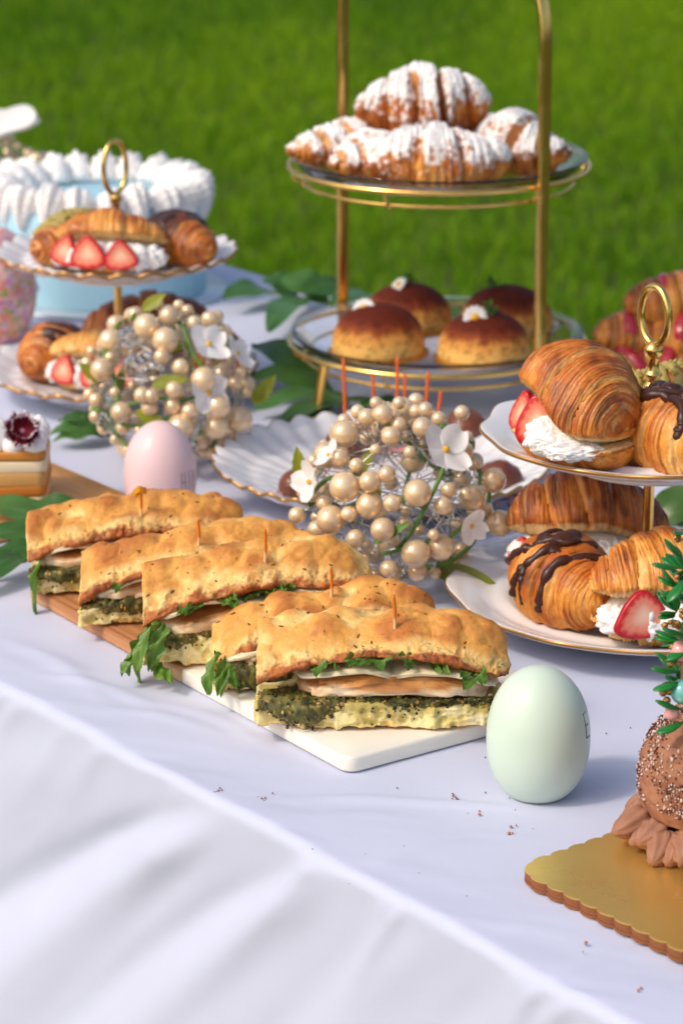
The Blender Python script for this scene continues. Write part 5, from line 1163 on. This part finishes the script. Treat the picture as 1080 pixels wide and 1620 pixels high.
M_mousse = mat("chocolate cream", S(158, 110, 84), .6, sss=.05, sssr=(1, .6, .45), sssc=.003, bump=[(420, .25, .0009)])
M_cakeskin = mat("cocoa speckled cream", vcol=True, rough=.75, bump=[(300, .3, .001)])
ZB = T + .0067
cc = P(1158, 1322, ZB); CC = thing("chocolate_cake", "domed chocolate cream cake dusted with cocoa at the right edge", "cake", (cc[0], cc[1], ZB)); rng = np.random.default_rng(12); RC, HC = .0500, .078
ph = np.linspace(.02, 1.9, 110); th = np.linspace(0, 2 * np.pi, 190, endpoint=False); ph, th = np.meshgrid(ph, th, indexing='ij')
zc = HC * .42 + HC * .58 * np.cos(ph); V = np.stack([RC * np.sin(ph) ** .9 * np.cos(th), RC * np.sin(ph) ** .9 * np.sin(th), np.maximum(zc, 0)], -1); N = normals(V, True); N = np.where(N[20:21, :1, 2:3] < 0, -N, N)
dn = fbm(V * 240, 3); V = V + N * (.0016 * fbm(V * 60, 3) + .0020 * np.clip(dn, -.2, 1))[..., None]
k = fbm(V * 55 + 8, 3); C = mix(S(166, 114, 84), S(140, 90, 64), np.clip(.5 + k, 0, 1)); 
C = mix(C, S(120, 66, 48), .5 * sstep(-.1, .45, dn + .6 * k + .25 * sstep(.3, .9, V[..., 2] / HC) - .08))
P_, Q, Tt = grid(V, wrap_v=True, caps=True); m = MB(); m.add(P_, Q, Tt, np.vstack([C.reshape(-1, 3), C[0, :1], C[-1, :1]])); m.build("cake_dome", M_cakeskin, CC)
m = MB()
for _ in range(12000):
    i, j = rng.integers(2, 100), rng.integers(0, 190); q = V[i, j] + N[i, j] * .0006; s = rng.uniform(.00025, .0006)
    if vnoise(V[i, j] * 60 + 8) + .7 * (V[i, j, 2] / HC - .45) < rng.uniform(-.6, .25): continue
    B_, Qb, Tb = ball(s, 4, 5); m.add(B_ * rng.uniform(.5, 1.6, 3) + q, Qb, Tb, S(92, 44, 30) if rng.random() < .55 else S(226, 210, 202))
m.build("cocoa_grains", M_cakeskin, CC, smooth=False, kind="stuff")
def ruffle(rng, w, l, h):
    "one pushed ribbon of piped cream: thin curved shell with ridges"
    nu, nv = 30, 30; u, v = np.meshgrid(np.linspace(0, 1, nu), np.linspace(0, 2 * np.pi, nv, endpoint=False), indexing='ij')
    r = np.sin(np.pi * np.clip(u, .02, .985) ** .9) ** .45 * (1 + .12 * np.cos(v * 7 + u * 5)) * (1 + .05 * np.sin(u * 16)); V = np.stack([u * l, r * np.cos(v) * w / 2 + .16 * w * np.sin(u * 3), np.maximum(r * np.sin(v) * h * .5 + h * .36 + .28 * h * np.sin(u * 3.1), .0003)], -1); return grid(V, wrap_v=True, caps=True)
NR = 44
for k in range(NR):
    a = 2 * PI * k / NR; ly = k % 2; V, Q, Tt = ruffle(rng, rng.uniform(.012, .017), rng.uniform(.022, .032), rng.uniform(.013, .019)); m = MB(); m.add(V, Q, Tt)
    m.build("cream_ruffle", M_mousse, CC, loc=((RC * .86) * math.cos(a), (RC * .86) * math.sin(a), .0 + .004 * ly), rot=(rng.uniform(-.7, -.1), rng.uniform(-.14, .18) + .12 * ly, a + rng.uniform(.8, 1.15)))

# beaded ornament on the cake top
M_gl = mat("glossy green leaf", S(26, 112, 40), .28, coat=.25, rand=.3, var=[(300, .25)]); M_gbead = mat("gold glitter bead", S(206, 158, 96), .25, metal=1.0, rand=.2, bump=[(900, .5, .0005)]); M_teal = mat("teal pearl", S(120, 190, 186), .15, coat=.8); M_pkb = mat("pink bead", S(236, 166, 160), .25, coat=.5)
GB_ = poly_mesh("gold_bead", ball(1., 7, 10), M_gbead); TB_ = poly_mesh("teal_pearl", ball(1., 14, 20), M_teal); PB_ = poly_mesh("pink_bead", ball(1., 10, 14), M_pkb)
def fat_leaf():
    u, v = np.meshgrid(np.linspace(0, 1, 12), np.linspace(0, 2 * np.pi, 12, endpoint=False), indexing='ij'); r = np.sin(np.pi * np.clip(u, .02, .985) ** 1.5) ** .6
    V = np.stack([u, .22 * r * np.cos(v), .09 * r * np.sin(v) + .12 * u * u], -1); return grid(V, wrap_v=True, caps=True)
FL_ = poly_mesh("green_leaf", fat_leaf(), M_gl)
oc = PY(1118, 1118, cc[1] - .004); OR = thing("beaded_ornament", "ornament of green leaves, gold beads and a teal pearl on the chocolate cake", "ornament", tuple(oc)); rng = np.random.default_rng(77); OH, ORr = .098, .0235
def orn(a, h): 
    k = math.sqrt(max(0.05, 1 - (2 * h - 1) ** 2 * .9)); r = ORr * (.55 + .45 * k) * (1 - .35 * h); return np.array([r * math.cos(a), r * math.sin(a), h * OH])
m = MB(); zz = np.linspace(0, 1, 24); m.add(*lathe([(max(.0005, np.linalg.norm(orn(0, h)[:2]) * .72), h * OH) for h in zz], 30, caps=True)); m.build("ornament_core", mat("woven twig core", S(120, 92, 56), .8, bump=[(300, .8, .003)]), OR)
for k in range(22):
    a, h = rng.uniform(0, 2 * PI), rng.uniform(.03, .98); b = orn(a, h) * np.array([.78, .78, 1])
    for j in range(5):
        out = Vector((math.cos(a), math.sin(a), .25)).normalized(); sp = Vector(rng.normal(size=3)); d = (out * .9 + sp * .55).normalized(); q = d.to_track_quat('X', 'Z').to_euler()
        link("green_leaf", FL_, OR, loc=tuple(b + np.array(out) * .003), rot=tuple(q), scale=rng.uniform(.010, .015))
for k in range(22):
    a, h = rng.uniform(0, 2 * PI), rng.uniform(.02, .98); b = orn(a, h)
    for j in range(6): link("gold_bead", GB_, OR, loc=tuple(b * np.array([1.12, 1.12, 1]) + rng.normal(size=3) * .0028), scale=rng.uniform(.0013, .0021))
def at_px(px, py): q = PY(px, py, oc[1] - ORr * .75); return tuple(np.array(q) - np.array(oc))
link("teal_pearl", TB_, OR, loc=at_px(1080, 1094), scale=.0068); link("pink_bead", PB_, OR, loc=at_px(1076, 1030), scale=.0055); link("pink_bead", PB_, OR, loc=at_px(1062, 1128), scale=.004)
for px, py in [(1066, 1040), (1060, 1050), (1072, 1048), (1064, 1024), (1052, 1085), (1048, 1096), (1058, 1094), (1054, 1108), (1082, 850), (1088, 842)]: link("gold_bead", GB_, OR, loc=at_px(px, py), scale=.0021)
for px, py, dx, dy in [(1064, 898, -1, .1), (1066, 886, -.7, .7), (1072, 912, -.5, -.7), (1062, 1062, -1, .1), (1066, 1076, -1, -.35), (1064, 1048, -.9, .3), (1066, 1122, -1, .3), (1070, 1140, -.9, -.4), (1078, 1006, -.8, .2), (1080, 1020, -.7, -.4)]:
    d = Vector((dx, -.35, dy)).normalized(); link("green_leaf", FL_, OR, loc=at_px(px + 14, py), rot=tuple(d.to_track_quat('X', 'Z').to_euler()), scale=.017)

# crumbs on the cloth
rng = np.random.default_rng(99); m = MB()
def crumb(px, py, r, c, spread=0): 
    q = P(px, py, T) + np.array([rng.normal() * spread, rng.normal() * spread * 1.5, r * .4]); V, Q, Tt = ball(r, 4, 6); m.add(V * rng.uniform(.6, 1.4, 3) + q, Q, Tt, c)
for px, py in [(345, 1253), (418, 1262), (720, 1262)]:
    for _ in range(8): crumb(px, py, rng.uniform(.0003, .0007), mix(S(130, 80, 76), S(170, 126, 116), rng.random()), .0022)
for _ in range(24): crumb(rng.uniform(430, 1000), rng.uniform(1150, 1480), rng.uniform(.0002, .0005), S(90, 70, 60))
for px, py in [(925, 1493), (806, 1318), (808, 1305), (755, 1287), (1015, 1567), (985, 1465)]: crumb(px, py, .0009, S(176, 120, 90), .001); crumb(px, py, .0006, S(176, 120, 90), .002)
o = m.build("crumbs", mat("crumbs", vcol=True, rough=.8), kind="stuff")
